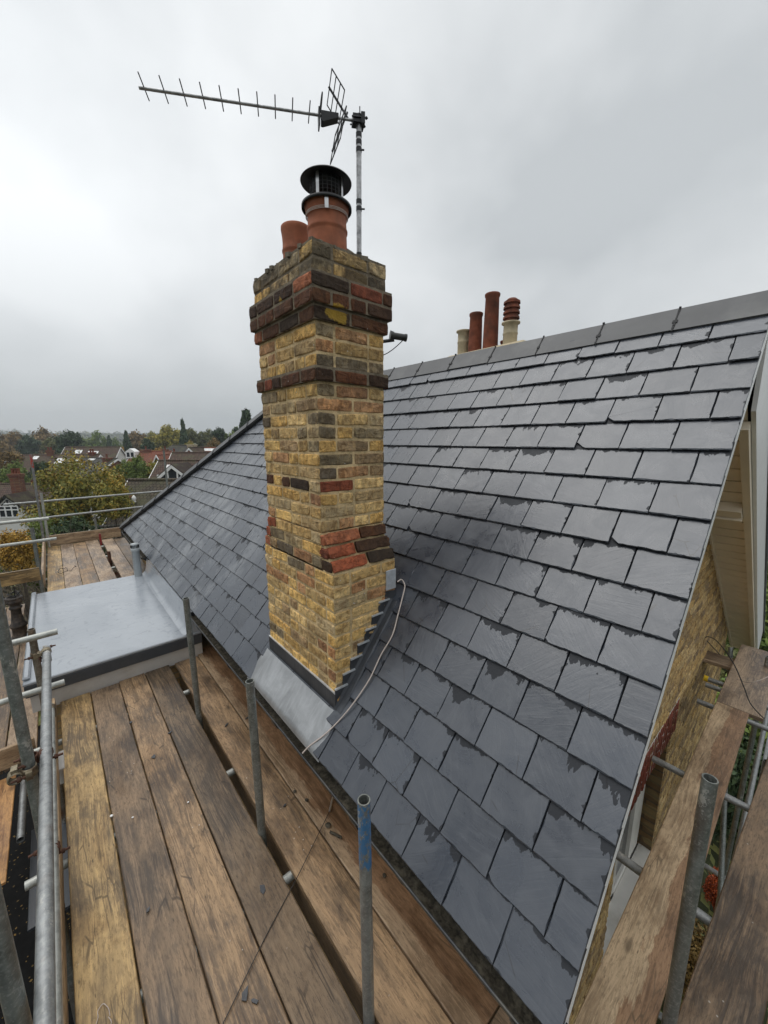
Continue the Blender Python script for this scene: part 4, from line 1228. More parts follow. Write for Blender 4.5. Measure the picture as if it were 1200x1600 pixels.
coupler(r1,(-.2,3.60,-1.545),AY,AX,.05);
r2=tube('guard_rail',(-.238,-1.4,-2.10),(-.236,3.74,-2.06),M['galv_white'],'thinner looking lower long rail to the right of the upper one',GR)
coupler(r2,(-.236,3.70,-2.06),AY,AX,.05)
coupler(r2,(-.236,2.34,-2.08),AY,Z,-.03,M['rust']);coupler(r1,(-.202,2.40,-1.57),AY,Z,-.055,M['rust'])
r3=tube('guard_rail',(-2.4,3.80,-1.535),(-.125,3.80,-1.485),M['galv_white'],'upper cross tube ending in front of the flat roof',GR)
r4=tube('guard_rail',(-2.4,3.80,-1.96),(-.134,3.80,-1.925),M['galv_white'],'lower cross tube ending in front of the flat roof fascia',GR)
tube('guard_rail',(-.533,5.2,-2.99),(-.524,3.614,-2.985),M['galv'],'short open ended tube low down beside the plywood',GR)
tube('guard_rail',(-.335,6.0,-2.55),(-.30,2.9,-2.62),M['galv_white'],'pale ledger tube under the corner of the flat roof',GR)
tube('guard_rail',(-3.2,7.55,-1.16),(-.13,7.55,-1.155),M['galv_white'],'upper side rail over the low deck on the left',GR)
tube('guard_rail',(-3.2,7.55,-1.515),(-.08,7.55,-1.475),M['galv_white'],'lower side rail over the low deck on the left',GR)
q=tube('guard_rail',(-.9,11.66,-1.385),(2.42,11.66,-1.352),M['galv'],'upper rail across the far end of the scaffold',GR);coupler(q,(-.30,11.66,-1.385),AX,Z,-.05)
q=tube('guard_rail',(-.9,11.66,-1.77),(2.1,11.66,-1.715),M['galv'],'lower rail across the far end of the scaffold',GR);coupler(q,(-.30,11.66,-1.765),AX,Z,-.05)
TR='transom tubes under the boards'
for x,l_ in((2.30,'transom tube crossing to the gable window under the pale plank'),(3.30,'transom tube crossing to the brick arch under the pale plank'),(4.42,'transom tube third from the right pole'),(4.80,'transom tube just short of the yellow capped one')):
    tube('transom',(x+.01,-1.2,-2.466),(x,.575 if x<4 else .50,-2.464),M['galv'],l_,TR)
t5=tube('transom',(4.93,-1.2,-2.466),(4.93,.50,-2.462),M['galv'],'transom tube with a yellow plastic cap on its end',TR)
mb=MB();mb.tube((4.93,.50,-2.462),(4.93,.535,-2.462),.030,18);mb.build('end_cap',m_simple('yellow_plastic',(.75,.50,.02),.5,0,.05,10,.05),t5)
for y,l_ in((.70,'nearest'),(1.69,'second'),(2.62,'third'),(3.85,'fourth')):
    tube('transom',(-.4,y,-2.466),(1.19,y,-2.464),M['galv_white'],l_+' transom tube bridging the gap in the near deck',TR)
for y,l_ in((7.9,'nearest'),(8.9,'second'),(9.9,'third'),(10.9,'farthest')):
    tube('transom',(-.4,y,-2.466),(1.15,y,-2.464),M['galv_white'],l_+' transom tube in the slot of the far deck',TR)
for zz,yy,l_ in((-3.6,.02,'upper dim ledger below the gable platform'),(-4.6,-.05,'lower dim ledger below the gable platform')):
    tube('guard_rail',(1.0,yy,zz),(9,yy+.05,zz),M['galv'],l_,GR)
for k,(x,zz) in enumerate(((3.2,-4.6),(4.9,-4.6),(6.6,-3.2))):
    tube('transom',(x,-1.2,zz),(x,.5,zz),M['galv'],['nearest','second','farthest'][k]+' transom tube of the lower lift by the gable',TR)
tube('scaffold_pole',(5.6,.12,-10),(5.6,.12,-2.30),M['galv_dark'],'low upright pole at the far end of the gable platform',SP)
tube('scaffold_pole',(4.0,-.02,-10),(4.0,-.02,-2.5),M['galv_dark'],'low upright pole hidden under the brown board',SP)
# diagonal brace under the gable platform
tube('guard_rail',(5.9,.45,-2.45),(3.9,-.05,-5.2),M['galv_dark'],'diagonal brace tube below the gable platform',GR)
# rusty prop lying in the slot, red painted plate
rp_=thing('steel_prop','short rusty steel prop standing in the slot of the far deck','steel prop',(.655,9.3,-2.7))
mb=MB();mb.tube((.66,9.25,-2.9),(.66,9.3,-2.22),.03,16,inner=.025);mb.build('tube',M['rust'],rp_)
rp2=MB();rp2.box(.625,.665,10.78,10.83,-2.4,-2.13,0,None,.003)
tag(rp2.build('red_marker',m_simple('dark_red_paint',(.22,.02,.02),.5,0,.2,20,.1)),'dark red painted upright bracket at the end of the far deck slot','bracket')
# loops of wire by the far deck
for k,(x,y,l_) in enumerate(((-.12,9.0,'looped black wire lying at the left of the far deck'),)):
    pts=[Vector((x+.10*cos(a/7.0*2)+.02*a*.3,y+.16*sin(a/7.0*2.3),-2.39+.03*abs(sin(a*.7)))) for a in range(0,26)]
    mb=MB();mb.path(catmull(pts,3),.005,6);tag(mb.build('wire_loop',M['cable_black']),l_,'wire')
# snagged black wires at the wall corner
pts=[Vector(q) for q in((5.5,.5,-2.40),(5.3,.62,-2.18),(4.95,.5,-2.02),(4.7,.33,-2.08),(4.62,.22,-2.25),(4.55,.15,-2.36),(4.4,.05,-2.37))]
mb=MB();mb.path(catmull(pts,6),.005,6);tag(mb.build('wire_loop',M['cable_black']),'black wire arching over the cross board at the wall corner','wire')
pts=[Vector(q) for q in((5.0,.30,-2.385),(4.9,.20,-2.33),(4.95,.10,-2.25),(5.2,.0,-2.2),(5.4,-.1,-2.25))]
mb=MB();mb.path(catmull(pts,6),.0035,6);tag(mb.build('wire_loop',M['cable_white']),'clear plastic strand at the right edge above the boards','wire')

# old black chimney pot on the low deck
op=MB();op.lathe([(.105,-2.90),(.085,-2.86),(.082,-2.75),(.10,-2.74),(.10,-2.71),(.075,-2.68),(.062,-2.55),(.058,-2.47),(.075,-2.45),(.075,-2.43),(.06,-2.42),(.062,-2.37),(.095,-2.36),(.098,-2.33),(.088,-2.32),(.098,-2.30),(.098,-2.28),(.075,-2.27),(.07,-2.35)],(-.665,7.6,0),28,0,None,True,.10)
op=op.build('old_chimney_pot',m_simple('sooty_clay',(.035,.028,.024),.6,0,.6,22,.9,.5,(.16,.12,.09)))
tag(op,'sooty black old chimney pot standing on the low deck at the left','chimney pot')
mb=MB();mb.path(catmull([Vector((-.665+.07*cos(k),7.6+.07*sin(k),-2.27+.06*abs(sin(k*1.3)))) for k in range(9)],4),.007,6);mb.tube((-.65,7.6,-2.3),(-.64,7.6,-2.12),.006,6)
mb.build('wire',M['black'],op)
# roll of pale grey blocks by the rusty pole
bl=MB()
for k in range(3):bl.box(-.33+.045*k,-.29+.045*k,3.40,3.62,-2.52,-2.40+.004*k,0,None,.004)
tag(bl.build('packing_block',M['pvc']),'small pale packing blocks beside the rusty pole under the lower cross tube','packing')

# ------------------------------------------------------------------ litter on the boards
def chip(x,y,a,l,w,lab,z=DZ+.004,rot=.0):
    mb=MB();pts=[]
    for k in range(5):
        an=2*pi*k/5+R.uniform(-.35,.35);r=R.uniform(.6,1.25);pts.append((cos(an)*l*r*.5,sin(an)*w*r*.5))
    mb.prism([(p[0]*cos(a)-p[1]*sin(a)+x,p[0]*sin(a)+p[1]*cos(a)+y,z+.001+p[0]*rot) for p in pts],(0,0,1),.005)
    tag(mb.build('slate_chip',M['slate_chip']),lab,'slate chip','slate chips dropped on the boards')
M['slate_chip']=m_simple('broken_slate',(.045,.048,.054),.4,0,.3,50,.3)
for x,y,a,l,w,lab in((.32,3.076,1.2,.05,.03,'dark slate chip on the reddish board level with the two boards junction'),
    (.586,1.678,1.9,.055,.035,'slate chip on the smooth grey board beside the open gap'),
    (.36,1.35,.9,.06,.04,'pale topped slate chip at the black line near the bottom'),
    (.385,1.30,2.2,.05,.02,'thin slate sliver next to the chip at the bottom'),
    (1.03,3.02,.3,.05,.018,'narrow black slate sliver on the pale board beside the middle pole'),
    (.245,3.62,.6,.03,.03,'small round slate flake on the joint near the flat roof'),
    (.475,3.27,.2,.045,.02,'slate flake on the joint of the reddish and grey boards'),
    (.86,3.05,.7,.05,.02,'curled slate flake right of the pole at the flat roof corner'),
    (.10,1.98,1.0,.03,.015,'tiny slate flake on the dark brown board'),
    (.90,2.05,.4,.03,.02,'little slate flake on the reddish board right of the gap'),
    (.93,1.2,1.4,.035,.018,'black slate flake low on the reddish board right of the blue pole')):
    chip(x,y,a,l,w,lab)
def blob(x,y,r,mat,lab,nm='mortar_lump',cat='mortar lump',z=DZ+.002):
    mb=MB();n=9;vs=[]
    for i in range(5):
        for k in range(n):
            th=pi*i/4;rr=r*(1+.3*mnoise.noise(Vector((x*40+k,y*30+i,3))))
            vs.append((x+rr*sin(th)*cos(2*pi*k/n),y+rr*sin(th)*sin(2*pi*k/n),z+r*.45+rr*.5*cos(th)))
    mb.add(vs,[(i*n+k,i*n+(k+1)%n,(i+1)*n+(k+1)%n,(i+1)*n+k) for i in range(4) for k in range(n)])
    tag(mb.build(nm,mat),lab,cat,'crumbs of mortar on the boards')
for x,y,r,m_,lab in((1.045,1.745,.020,'debris','tawny mortar lump on the stained board by the gutter'),(1.03,1.99,.013,'debris','earth lump on the stained board below the pale part'),
    (1.00,2.10,.012,'debris','second earth lump up the stained board'),(.018,2.72,.010,'white','white crumb on the joint between the golden and brown boards'),(.12,2.62,.006,'white','tiny white crumb on the dark brown board'),
    (1.13,1.30,.012,'debris','mortar lump low on the stained board right of the blue pole'),(.42,2.5,.006,'white','tiny white crumb on the reddish middle board')):
    blob(x,y,r,M[m_],lab)
# nail stick, chalk line with metal reel end, string loop
mb=MB();mb.path([(1.03,1.70,DZ+.012),(1.065,1.625,DZ+.010)],.008,8);tag(mb.build('twig',M['debris']),'dark brown stick beside the tawny lump on the stained board','stick')
ln=thing('black_line','thin black string stretched across the boards with a silver end by the gutter','string',(1.1,1.85,DZ))
mb=MB();mb.path(catmull([Vector(q) for q in((1.10,1.815,DZ+.012),(.86,1.67,DZ+.014),(.74,1.60,DZ+.012),(.50,1.47,DZ+.010),(.26,1.325,DZ+.008),(.05,1.20,DZ+.008),(-.15,1.05,DZ+.008))],5),.0022,6);mb.build('string',M['cable_black'],ln)
mb=MB();mb.tube((1.10,1.815,DZ+.012),(1.172,1.885,DZ+.012),.0065,10);mb.tube((1.172,1.885,DZ+.012),(1.195,1.905,DZ+.02),.002,6);mb.build('ferrule',M['steel'],ln)
pts=[Vector((-.118+.022*cos(2*pi*k/14)*(1+.25*sin(3*k)),1.66+.062*sin(2*pi*k/14),DZ+.008)) for k in range(15)]
mb=MB();mb.path(catmull(pts,3),.0016,6);tag(mb.build('string_loop',M['cable_white']),'small loop of white string on the golden board at the bottom','string')

# ------------------------------------------------------------------ background: trees
def far(b,dist,z=None):
    """point at view bearing b (tangent from the camera heading) and forward distance"""
    ca,sa=cos(radians(40.9)),sin(radians(40.9))
    X=b*dist
    x=X*ca+dist*sa;y=-X*sa+dist*ca
    return Vector((x,y,terrain(x,y) if z is None else z))
def crown_mesh(kind,nleaf,size,seed):
    r_=random.Random(seed);mb=MB()
    clumps=[]
    for k in range(70 if kind!='cone' else 90):
        for _ in range(30):
            if kind=='cone':
                h=r_.random()**.8;rr=(1-h)*.5*r_.uniform(.55,1.05);a=r_.uniform(0,2*pi)
                p=Vector((rr*cos(a),rr*sin(a),h));cr=.045+.07*(1-h);break
            elif kind=='poplar':
                a=r_.uniform(0,2*pi);h=r_.uniform(.05,1);rr=.42*sqrt(max(0,1-((h-.45)/.58)**2))*r_.uniform(.5,1);p=Vector((rr*cos(a),rr*sin(a),h));cr=r_.uniform(.07,.12);break
            else:
                d=Vector((r_.gauss(0,1),r_.gauss(0,1),r_.gauss(0,1))).normalized()*r_.uniform(.45,1.0)
                lump=1+.28*mnoise.noise(d*1.8+Vector((seed,0,0)))
                p=Vector((d.x*.42*lump,d.y*.42*lump,.54+d.z*.42*lump*(1 if d.z>0 else .95)))
                if p.z>.08:cr=r_.uniform(.06,.13);break
        else:continue
        clumps.append((p,cr,r_.random()))
    per=nleaf//len(clumps)
    for p,cr,sh in clumps:
        for _ in range(per):
            d=Vector((r_.gauss(0,1),r_.gauss(0,1),r_.gauss(0,.75)))
            d=d.normalized()*(r_.random()**.4)*cr*1.25
            q=p+d;s=size*r_.uniform(.6,1.35)
            n=(d.normalized()*.8+Vector((r_.gauss(0,.6),r_.gauss(0,.6),r_.gauss(.5,.6)))).normalized()
            a=n.orthogonal().normalized();b=n.cross(a);an=r_.uniform(0,pi);a,b=a*cos(an)+b*sin(an),b*cos(an)-a*sin(an)
            c=min(1,max(0,.25*sh+.5*r_.random()+.25*r_.random()))
            mb.add([q-a*s,q-b*s*.55,q+a*s*1.1,q+b*s*.55],[(0,1,2,3)],0,(c,c,c))
    return mb
CR={}
def get_crown(kind,lod,mat):
    key=(kind,lod,mat)
    if key not in CR:
        n,s={'far':(5200,.040),'mid':(9000,.026),'near':(30000,.0135)}[lod]
        mb=crown_mesh(kind.rstrip('0123456789'),n,s,hash(kind)%97 if False else sum(map(ord,kind+mat)))
        me=mb.build('crown_src',WD['leaf_'+mat]);CR[key]=me.data;bpy.data.objects.remove(me)
        CR[key].name='crown'
    return CR[key]
tr_i=[0]
def tree(b,dist,ztop,wid,kind,mat,label,lod='far',low=.0,group='trees beyond the scaffold',name='tree'):
    P=far(b,dist);h=ztop-P.z
    T=thing(name,label,'tree',tuple(P),group)
    rnd=random.Random(tr_i[0]);tr_i[0]+=1
    o=bpy.data.objects.new('crown',get_crown(kind,lod,mat));COL.objects.link(o);o.parent=T
    if not kind.startswith('cone'):low=max(low,1-1.35*wid/h)
    else:wid*=2.7
    ch=h*(1-low);o.location=(0,0,h*low);o.scale=(wid*1.12,wid*1.12*rnd.uniform(.9,1.1),ch/ (1.0 if kind.startswith(('cone','pop')) else .97));o.rotation_euler=(0,0,rnd.uniform(0,6.28))
    mb=MB();tr=max(.12,wid*.035)
    def W_(x,y,z):return (P.x+x,P.y+y,P.z+z)
    mb.path([W_(0,0,-.5),W_(.05*wid*.2,0,h*.25),W_(0,.02*wid,h*.5),W_(0,0,h*.8)],tr,8,0,None,[tr*1.3,tr,tr*.7,tr*.2])
    for k in range(7):
        a=rnd.uniform(0,6.28);z0=h*rnd.uniform(.25,.6);z1=z0+h*rnd.uniform(.12,.28);rr=wid*rnd.uniform(.2,.36)
        mb.path([W_(0,0,z0),W_(rr*.5*cos(a),rr*.5*sin(a),(z0+z1)/2),W_(rr*cos(a),rr*sin(a),z1)],tr*.4,6,0,None,[tr*.5,tr*.3,tr*.1])
    mb.build('trunk',M['bark'],T)
    return T
def zz(v,d):return -(v-688)/596*.965*d
def T_(u,v,w,d,kind,mat,label,lod='far',**k):
    tree((u-600)/596,d,zz(v,d),w/596*d/1.22,kind,mat,label,lod,**k)
for a in (
 (8,689,44,120,'round1','brown','brown green tree at the left end of the skyline'),
 (26,673,38,150,'round2','brown','russet domed tree on the skyline left of the broad brown one'),
 (52,680,34,130,'round1','dark','dark green tree in front of the broad brown skyline tree'),
 (76,672,52,165,'round3','brown','broad brown skyline tree left of the tall dark green one'),
 (90,684,30,120,'round2','olive','olive shrubby tree at the foot of the tall dark green tree'),
 (115,673,38,105,'round1','dark','tall rounded dark green tree standing above the left rooftops'),
 (106,700,26,85,'round3','dark','dark evergreen below the tall rounded dark tree'),
 (152,680,44,170,'round2','green','low spreading green tree on the skyline'),
 (183,685,26,180,'round1','green','small green skyline tree next to the cedar'),
 (178,682,10,160,'cone1','dark','slim dark cedar between two green skyline trees'),
 (205,676,14,120,'cone1','dark','slender dark spruce left of the red roofs'),
 (222,675,40,150,'round1','brown','autumn brown tree behind the slender spruce'),
 (176,701,30,80,'round3','blue','blue green conifer bush above the rooftops'),
 (193,698,20,110,'round2','orange','small orange tree beside the blue green bush'),
 (236,685,26,95,'round2','dark','dark round tree behind the red roof'),
 (252,700,20,92,'round1','orange','bright orange shrub right of the red roof'),
 (246,676,36,140,'round3','yellow','yellow green willow left of the tall pale tree'),
 (270,664,42,120,'round2','yellow','tall pale yellow green tree in the middle of the skyline'),
 (293,660,15,110,'cone2','dark','pointed dark spruce rising above the grey roof'),
 (306,668,28,120,'round1','olive','olive tree right of the pointed spruce'),
 (328,670,36,125,'round3','olive','loose grey green tree behind the brick gable'),
 (346,668,24,105,'round1','dark','dense dark pine behind the white flat tops'),
 (367,673,36,110,'round2','green','green tree before the roof hip'),
 (391,647,34,75,'cone2','dark','dark conifer cut by the slate roof hip'),
 (378,668,22,85,'round3','dark','dark shrubby tree at the hip beside the conifer'),
 (300,690,26,95,'round1','mixed','yellowing bush behind the cream chimney'),
 (340,686,30,90,'round3','brown','brown hedge tree behind the brick gable house')):
    T_(*a)
for a in (
 (12,700,58,60,'round2','brown','brown orange tree at the far left behind the timbered house','mid'),
 (22,722,54,48,'round1','green','mid green tree behind the red chimneys of the timbered house','mid'),
 (64,722,36,45,'round3','dark','dark green tree between the timbered house and the orange tree','mid'),
 (92,706,30,80,'round3','olive','olive tree beside the white skylight roof','far'),
 (215,712,46,40,'round1','green','bushy green tree in front of the red roofs','mid'),
 (192,722,30,45,'round2','green','green tree left of the tall red chimney','mid'),
 (244,722,50,42,'round3','yellow','yellow green tree behind the mossy tiled roof','mid'),
 (212,752,24,26,'round2','yellow','small bright yellow green bush left of the mossy roof','mid')):
    T_(*a)
T_(130,712,165,23,'round3','mixed','large turning orange and green tree in the middle of the gardens','near',name='autumn_tree')
T_(172,748,70,19,'round1','mixed','lower olive and orange tree beside the tall red chimney','mid',name='autumn_tree')
T_(30,828,120,16,'round2','green','dense green shrub tree below the left rails','near',name='shrub')
T_(8,835,70,13,'round1','orange','rusty orange shrub at the left edge below the rails','mid',name='shrub')
T_(110,808,110,17,'round1','dark','dark shrub behind the far end toe board','mid',name='shrub')
# bare twiggy shrub
bs=thing('bare_shrub','bare twiggy shrub beyond the far end of the scaffold','shrub',tuple(far(-.95,15)))
mb=MB();rr=random.Random(5);Pb=far(-.93,15)
def grow(p,d,r,l,depth):
    e=p+d*l;mid=(p+e)/2+Vector((rr.gauss(0,.06),rr.gauss(0,.06),0))*l
    mb.path([p,mid,e],r,5,0,None,[r,r*.8,r*.6])
    if depth:
        for k in range(3):
            grow(p+(e-p)*rr.uniform(.5,1),(d+Vector((rr.gauss(0,.6),rr.gauss(0,.6),rr.gauss(.1,.35)))).normalized(),r*.6,l*rr.uniform(.6,.85),depth-1)
for k in range(16):
    grow(Pb+Vector((rr.uniform(-2.5,2.5),rr.uniform(-2.5,2.5),2.5)),Vector((rr.gauss(0,.4),rr.gauss(0,.4),1)).normalized(),.05,1.7,4)
mb.build('twigs',M['twig'],bs)
lt=thing('added_void_roof','low black roof littered with leaves, added to darken the void down the left side','outbuilding',(-2.0,1.5,-10))  # black roof added so the void left of the deck stays dark
mb=MB();mb.box(-3.6,-.36,-3,8.6,-5.2,-5.1,0,None,.01);mb.build('roof',m_simple('black_void_roof',(.010,.010,.010),.8,0,.4,10,.3,.2),lt)
mb=MB();mb.box(-3.5,-.40,-2.9,8.5,-10.2,-5.21);mb.build('wall',M['wallbrick'],lt)
mb=MB();rr=random.Random(4)
for k in range(2200):
    q=Vector((rr.uniform(-2.6,-.38),rr.uniform(-.5,7.1),-5.09+rr.uniform(0,.02)));s_=rr.uniform(.006,.016);an=rr.uniform(0,6.28)
    a_=Vector((cos(an),sin(an),rr.uniform(-.3,.3)))*s_;b_=Vector((-sin(an),cos(an),rr.uniform(-.3,.3)))*s_*.7;c_=rr.random()
    mb.add([q-a_,q-b_,q+a_,q+b_],[(0,1,2,3)],0,(c_,c_,c_))
o=mb.build('leaf_litter',WD['leaf_brown']);o['kind']='stuff';o['label']='small brown fallen leaves on the added black roof';o['category']='leaf litter'
tb=board(.775,.835,.5,4.3,-2.50,WD['brown'],'dark timber bearer under the reddish board by the gap',.16,None,0,'timber_bearer','timber')
# planting seen down through the gable platform
for i_,(x,y,z,w,h,mat,l_) in enumerate(((21.5,1.6,-10,6,5.0,'green','green garden shrub far below beyond the wall corner'),(13,.2,-10,4.5,4.2,'green','leafy green shrub below the gap right of the pale plank'),
   (16.8,1.9,-10,3,3.4,'olive','olive shrub below the wall corner'),(9.6,.22,-10,.6,1.1,'red','red leaved shrub glimpsed through the platform gap'),(7.6,.15,-10,1.2,1.6,'brown','brown shrub nearest the pole through the platform gap'),(11.4,.3,-10,2.2,3.4,'dark','dark shrub below the platform between red and green ones'))):
    T=thing('shrub',l_,'shrub',(x,y,z),'shrubs in the garden below')
    o=bpy.data.objects.new('foliage',get_crown('round%d'%(i_%3+1),'mid',mat));COL.objects.link(o);o.parent=T;o.scale=(w,w,h)

# far woodland as one mass, on the slopes
def woodland():
    mb=MB();r_=random.Random(3)
    for k in range(2600):
        d=r_.uniform(190,900) if k>800 else r_.uniform(150,260);b=r_.uniform(-1.25,1.5)
        P=far(b,d);w=r_.uniform(7,14);h=r_.uniform(6,12)*(1 if d>260 else .85);sh=r_.random()
        n=46 if d<330 else 20
        for _ in range(n):
            dv=Vector((r_.gauss(0,1),r_.gauss(0,1),abs(r_.gauss(0,1)))).normalized()*r_.uniform(.8,1)
            q=P+Vector((dv.x*w*.5,dv.y*w*.5,dv.z*h));s=w*.13*r_.uniform(.7,1.3)
            nn=(dv+Vector((r_.gauss(0,.4),r_.gauss(0,.4),.3))).normalized();a=nn.orthogonal().normalized();bb=nn.cross(a)
            c=min(1,.65*sh+.35*r_.random())
            mb.add([q-a*s,q-bb*s,q+a*s,q+bb*s],[(0,1,2,3)],0,(c,c,c))
    o=mb.build('woodland',WD['leaf_olive'])
    o['kind']='stuff';o['label']='far woodland and tree tops merging into the haze';o['category']='woodland'
woodland()
# ground cover of low planting between the houses
def cover():
    mb=MB();r_=random.Random(8)
    for k in range(9000):
        d=r_.uniform(11,95);b=r_.uniform(-1.3,-.25)
        P=far(b,d);s=r_.uniform(.15,.34)*(1+d/60);P.z+=r_.uniform(0,1.3)*(1+d/80)
        nn=Vector((r_.gauss(0,.5),r_.gauss(0,.5),1)).normalized();a=nn.orthogonal().normalized();bb=nn.cross(a);c=r_.random()
        mb.add([P-a*s,P-bb*s*.7,P+a*s,P+bb*s*.7],[(0,1,2,3)],0,(c,c,c))
    for k in range(2500):
        P=Vector((r_.uniform(5,24),r_.uniform(-2,5),-10+r_.uniform(0,.5)));s=r_.uniform(.05,.14)
        nn=Vector((r_.gauss(0,.5),r_.gauss(0,.5),1)).normalized();a=nn.orthogonal().normalized();bb=nn.cross(a);c=r_.random()
        mb.add([P-a*s,P-bb*s*.7,P+a*s,P+bb*s*.7],[(0,1,2,3)],0,(c,c,c))
    o=mb.build('ground_cover',WD['leaf_olive']);o['kind']='stuff';o['label']='low tangled garden planting between the houses';o['category']='ground cover'
cover()

# ------------------------------------------------------------------ background: houses
HM={'tile_brown':m_tile('brown_clay_tiles',(.14,.085,.062),(.09,.058,.046)),'tile_red':m_tile('red_clay_tiles',(.32,.10,.055),(.22,.075,.045),moss=(.17,.08,.05)),
 'tile_moss':m_tile('mossy_concrete_tiles',(.10,.078,.055),(.065,.055,.04),.24,.22),'tile_grey':m_tile('grey_slates',(.085,.078,.072),(.06,.056,.054)),
 'brick':m_brickwall('far_red_brick',(.25,.075,.045),(.18,.06,.04),(.20,.16,.13)),'render':m_simple('white_render',(.72,.71,.67),.7,0,.06,2,.1),
 'timber':m_simple('black_timber',(.018,.015,.013),.6,0,.2,10,.1)}
def house_bg(b,d,rot,W_,D_,ze,zr_,wall,roof,label,name='house',wins=(),chim=(),hip=0,extra=None,zb=None,over=.3):
    """ridge along local x; W_ along the ridge, D_ across. rot turns local x from the line of sight's right"""
    P=far(b,d);zb=P.z if zb is None else zb
    T=thing(name,label,'house',(P.x,P.y,zb),'houses beyond the scaffold')
    base=-radians(40.9)+rot
    ux=Vector((cos(base),sin(base),0));uy=Vector((-sin(base),cos(base),0))
    def G(x,y,z):return Vector((P.x,P.y,0))+ux*x+uy*y+Vector((0,0,z))
    mb=MB();w,h=W_/2,D_/2
    F=[G(-w,-h,zb),G(w,-h,zb),G(w,h,zb),G(-w,h,zb),G(-w,-h,ze),G(w,-h,ze),G(w,h,ze),G(-w,h,ze)]
    mb.add(F,[(0,1,5,4),(1,2,6,5),(2,3,7,6),(3,0,4,7)])
    if not hip:mb.add([F[4],F[7],G(-w,0,zr_-.1)],[(0,1,2)]);mb.add([F[5],F[6],G(w,0,zr_-.1)],[(0,1,2)])
    mb.build('wall',HM[wall],T)
    mb=MB();k=over;sl=(zr_-ze)/h;zo=ze-sl*k;wo=w+k*.6;ho=h+k;rh=w-hip*h*.9 if hip else wo
    sd=sqrt((zr_-zo)**2+ho**2)
    for sg in(-1,1):
        V=[G(-wo,sg*ho,zo),G(wo,sg*ho,zo),G(rh,0,zr_),G(-rh,0,zr_)]
        V2=[v-Vector((0,0,.12)) for v in V]
        uv=[(-wo,0),(wo,0),(rh,sd),(-rh,sd)]
        mb.add(V+V2,[(0,1,2,3),(4,5,6,7),(0,1,5,4),(1,2,6,5),(3,0,4,7)],0,None,uv*2)
    if hip:
        for sg in(-1,1):
            V=[G(sg*wo,-ho,zo),G(sg*wo,ho,zo),G(sg*rh,0,zr_)];mb.add(V,[(0,1,2)],0,None,[(-ho,0),(ho,0),(0,sd)])
    mb.tube(G(-rh,0,zr_),G(rh,0,zr_),.11,6)
    roof_o=mb.build('roof',HM[roof],T)
    if not hip:
        for sx_ in(-1,1):
            m=MB()
            for sg in(-1,1):
                A0=G(sx_*(wo+.02),sg*ho,zo-.02);A1=G(sx_*(wo+.02),0,zr_-.02)
                m.prism([A0,A1,A1-Vector((0,0,.28)),A0-Vector((0,0,.28))],ux*sx_,.05)
            m.build('bargeboard',M['white'],T)
    for (face,x,z,ww,hh) in wins:
        # face 'f' near long side (local -y), 'l','r' gable ends ; frame + pane
        m=MB();g_=MB();fr=.06
        if face=='f':c=G(x,-h-.03,z);a=ux;n_=-uy
        elif face=='l':c=G(-w-.03,x,z);a=-uy;n_=-ux
        elif face=='r':c=G(w+.03,x,z);a=uy;n_=ux
        elif face=='s':
            t_=(z-ze)/(zr_-ze);c=G(x,-h*(1-t_),z)+Vector((0,0,.07));a=ux;n_=(-uy*(zr_-ze)+Vector((0,0,h))).normalized()
        up_=n_.cross(a) if n_.cross(a).z>0 else -n_.cross(a)
        for q in(-1,1):
            m.obox(c+a*q*ww/2,a,up_,n_,fr,hh/2+fr,.04);m.obox(c+up_*q*hh/2,a,up_,n_,ww/2,fr,.04)
        if ww>1:
            for f in(-.17,.17):m.obox(c+a*ww*f,a,up_,n_,.035,hh/2,.03)
        m.obox(c+up_*hh*.2,a,up_,n_,ww/2,.03,.03)
        fo=m.build('window',M['white'],T)
        g_.obox(c,a,up_,n_,ww/2,hh/2,.012);g_.build('pane',M['glass'] if face!='s' else M['skyl'],fo)
    for ci,(x,y,zt_,cw,cdp,np_,mt) in enumerate(chim):
        m=MB();m.add([G(x+sx_*cw/2,y+sy_*cdp/2,z_) for z_ in(ze-1,zt_) for sx_,sy_ in((-1,-1),(1,-1),(1,1),(-1,1))],[(0,1,5,4),(1,2,6,5),(2,3,7,6),(3,0,4,7),(4,5,6,7)])
        for dz0,dz1,gr in((-.35,-.2,.05),(-.18,.0,.1)):
            m.add([G(x+sx_*(cw/2+gr),y+sy_*(cdp/2+gr),zt_+z_) for z_ in(dz0,dz1+.003) for sx_,sy_ in((-1,-1),(1,-1),(1,1),(-1,1))],[(3,2,1,0),(0,1,5,4),(1,2,6,5),(2,3,7,6),(3,0,4,7),(4,5,6,7)])
        co=m.build('chimney_stack',HM[mt] if mt in HM else M[mt],T)
        for q in range(np_):
            g_=MB();c=G(x+(q-(np_-1)/2)*cw/max(1,np_)*.9,y,zt_)
            g_.lathe([(.13,0),(.11,.3),(.12,.42),(.15,.45),(.15,.5),(.09,.5)],c,10);g_.build('chimney_pot',M['pot_old'],co)
    if extra:extra(T,G,ze,zr_,w,h)
    return T
M['skyl']=NT('skylight_glass').out((.55,.58,.60),.12,0,None,.8)
B=lambda u:(u-600)/596
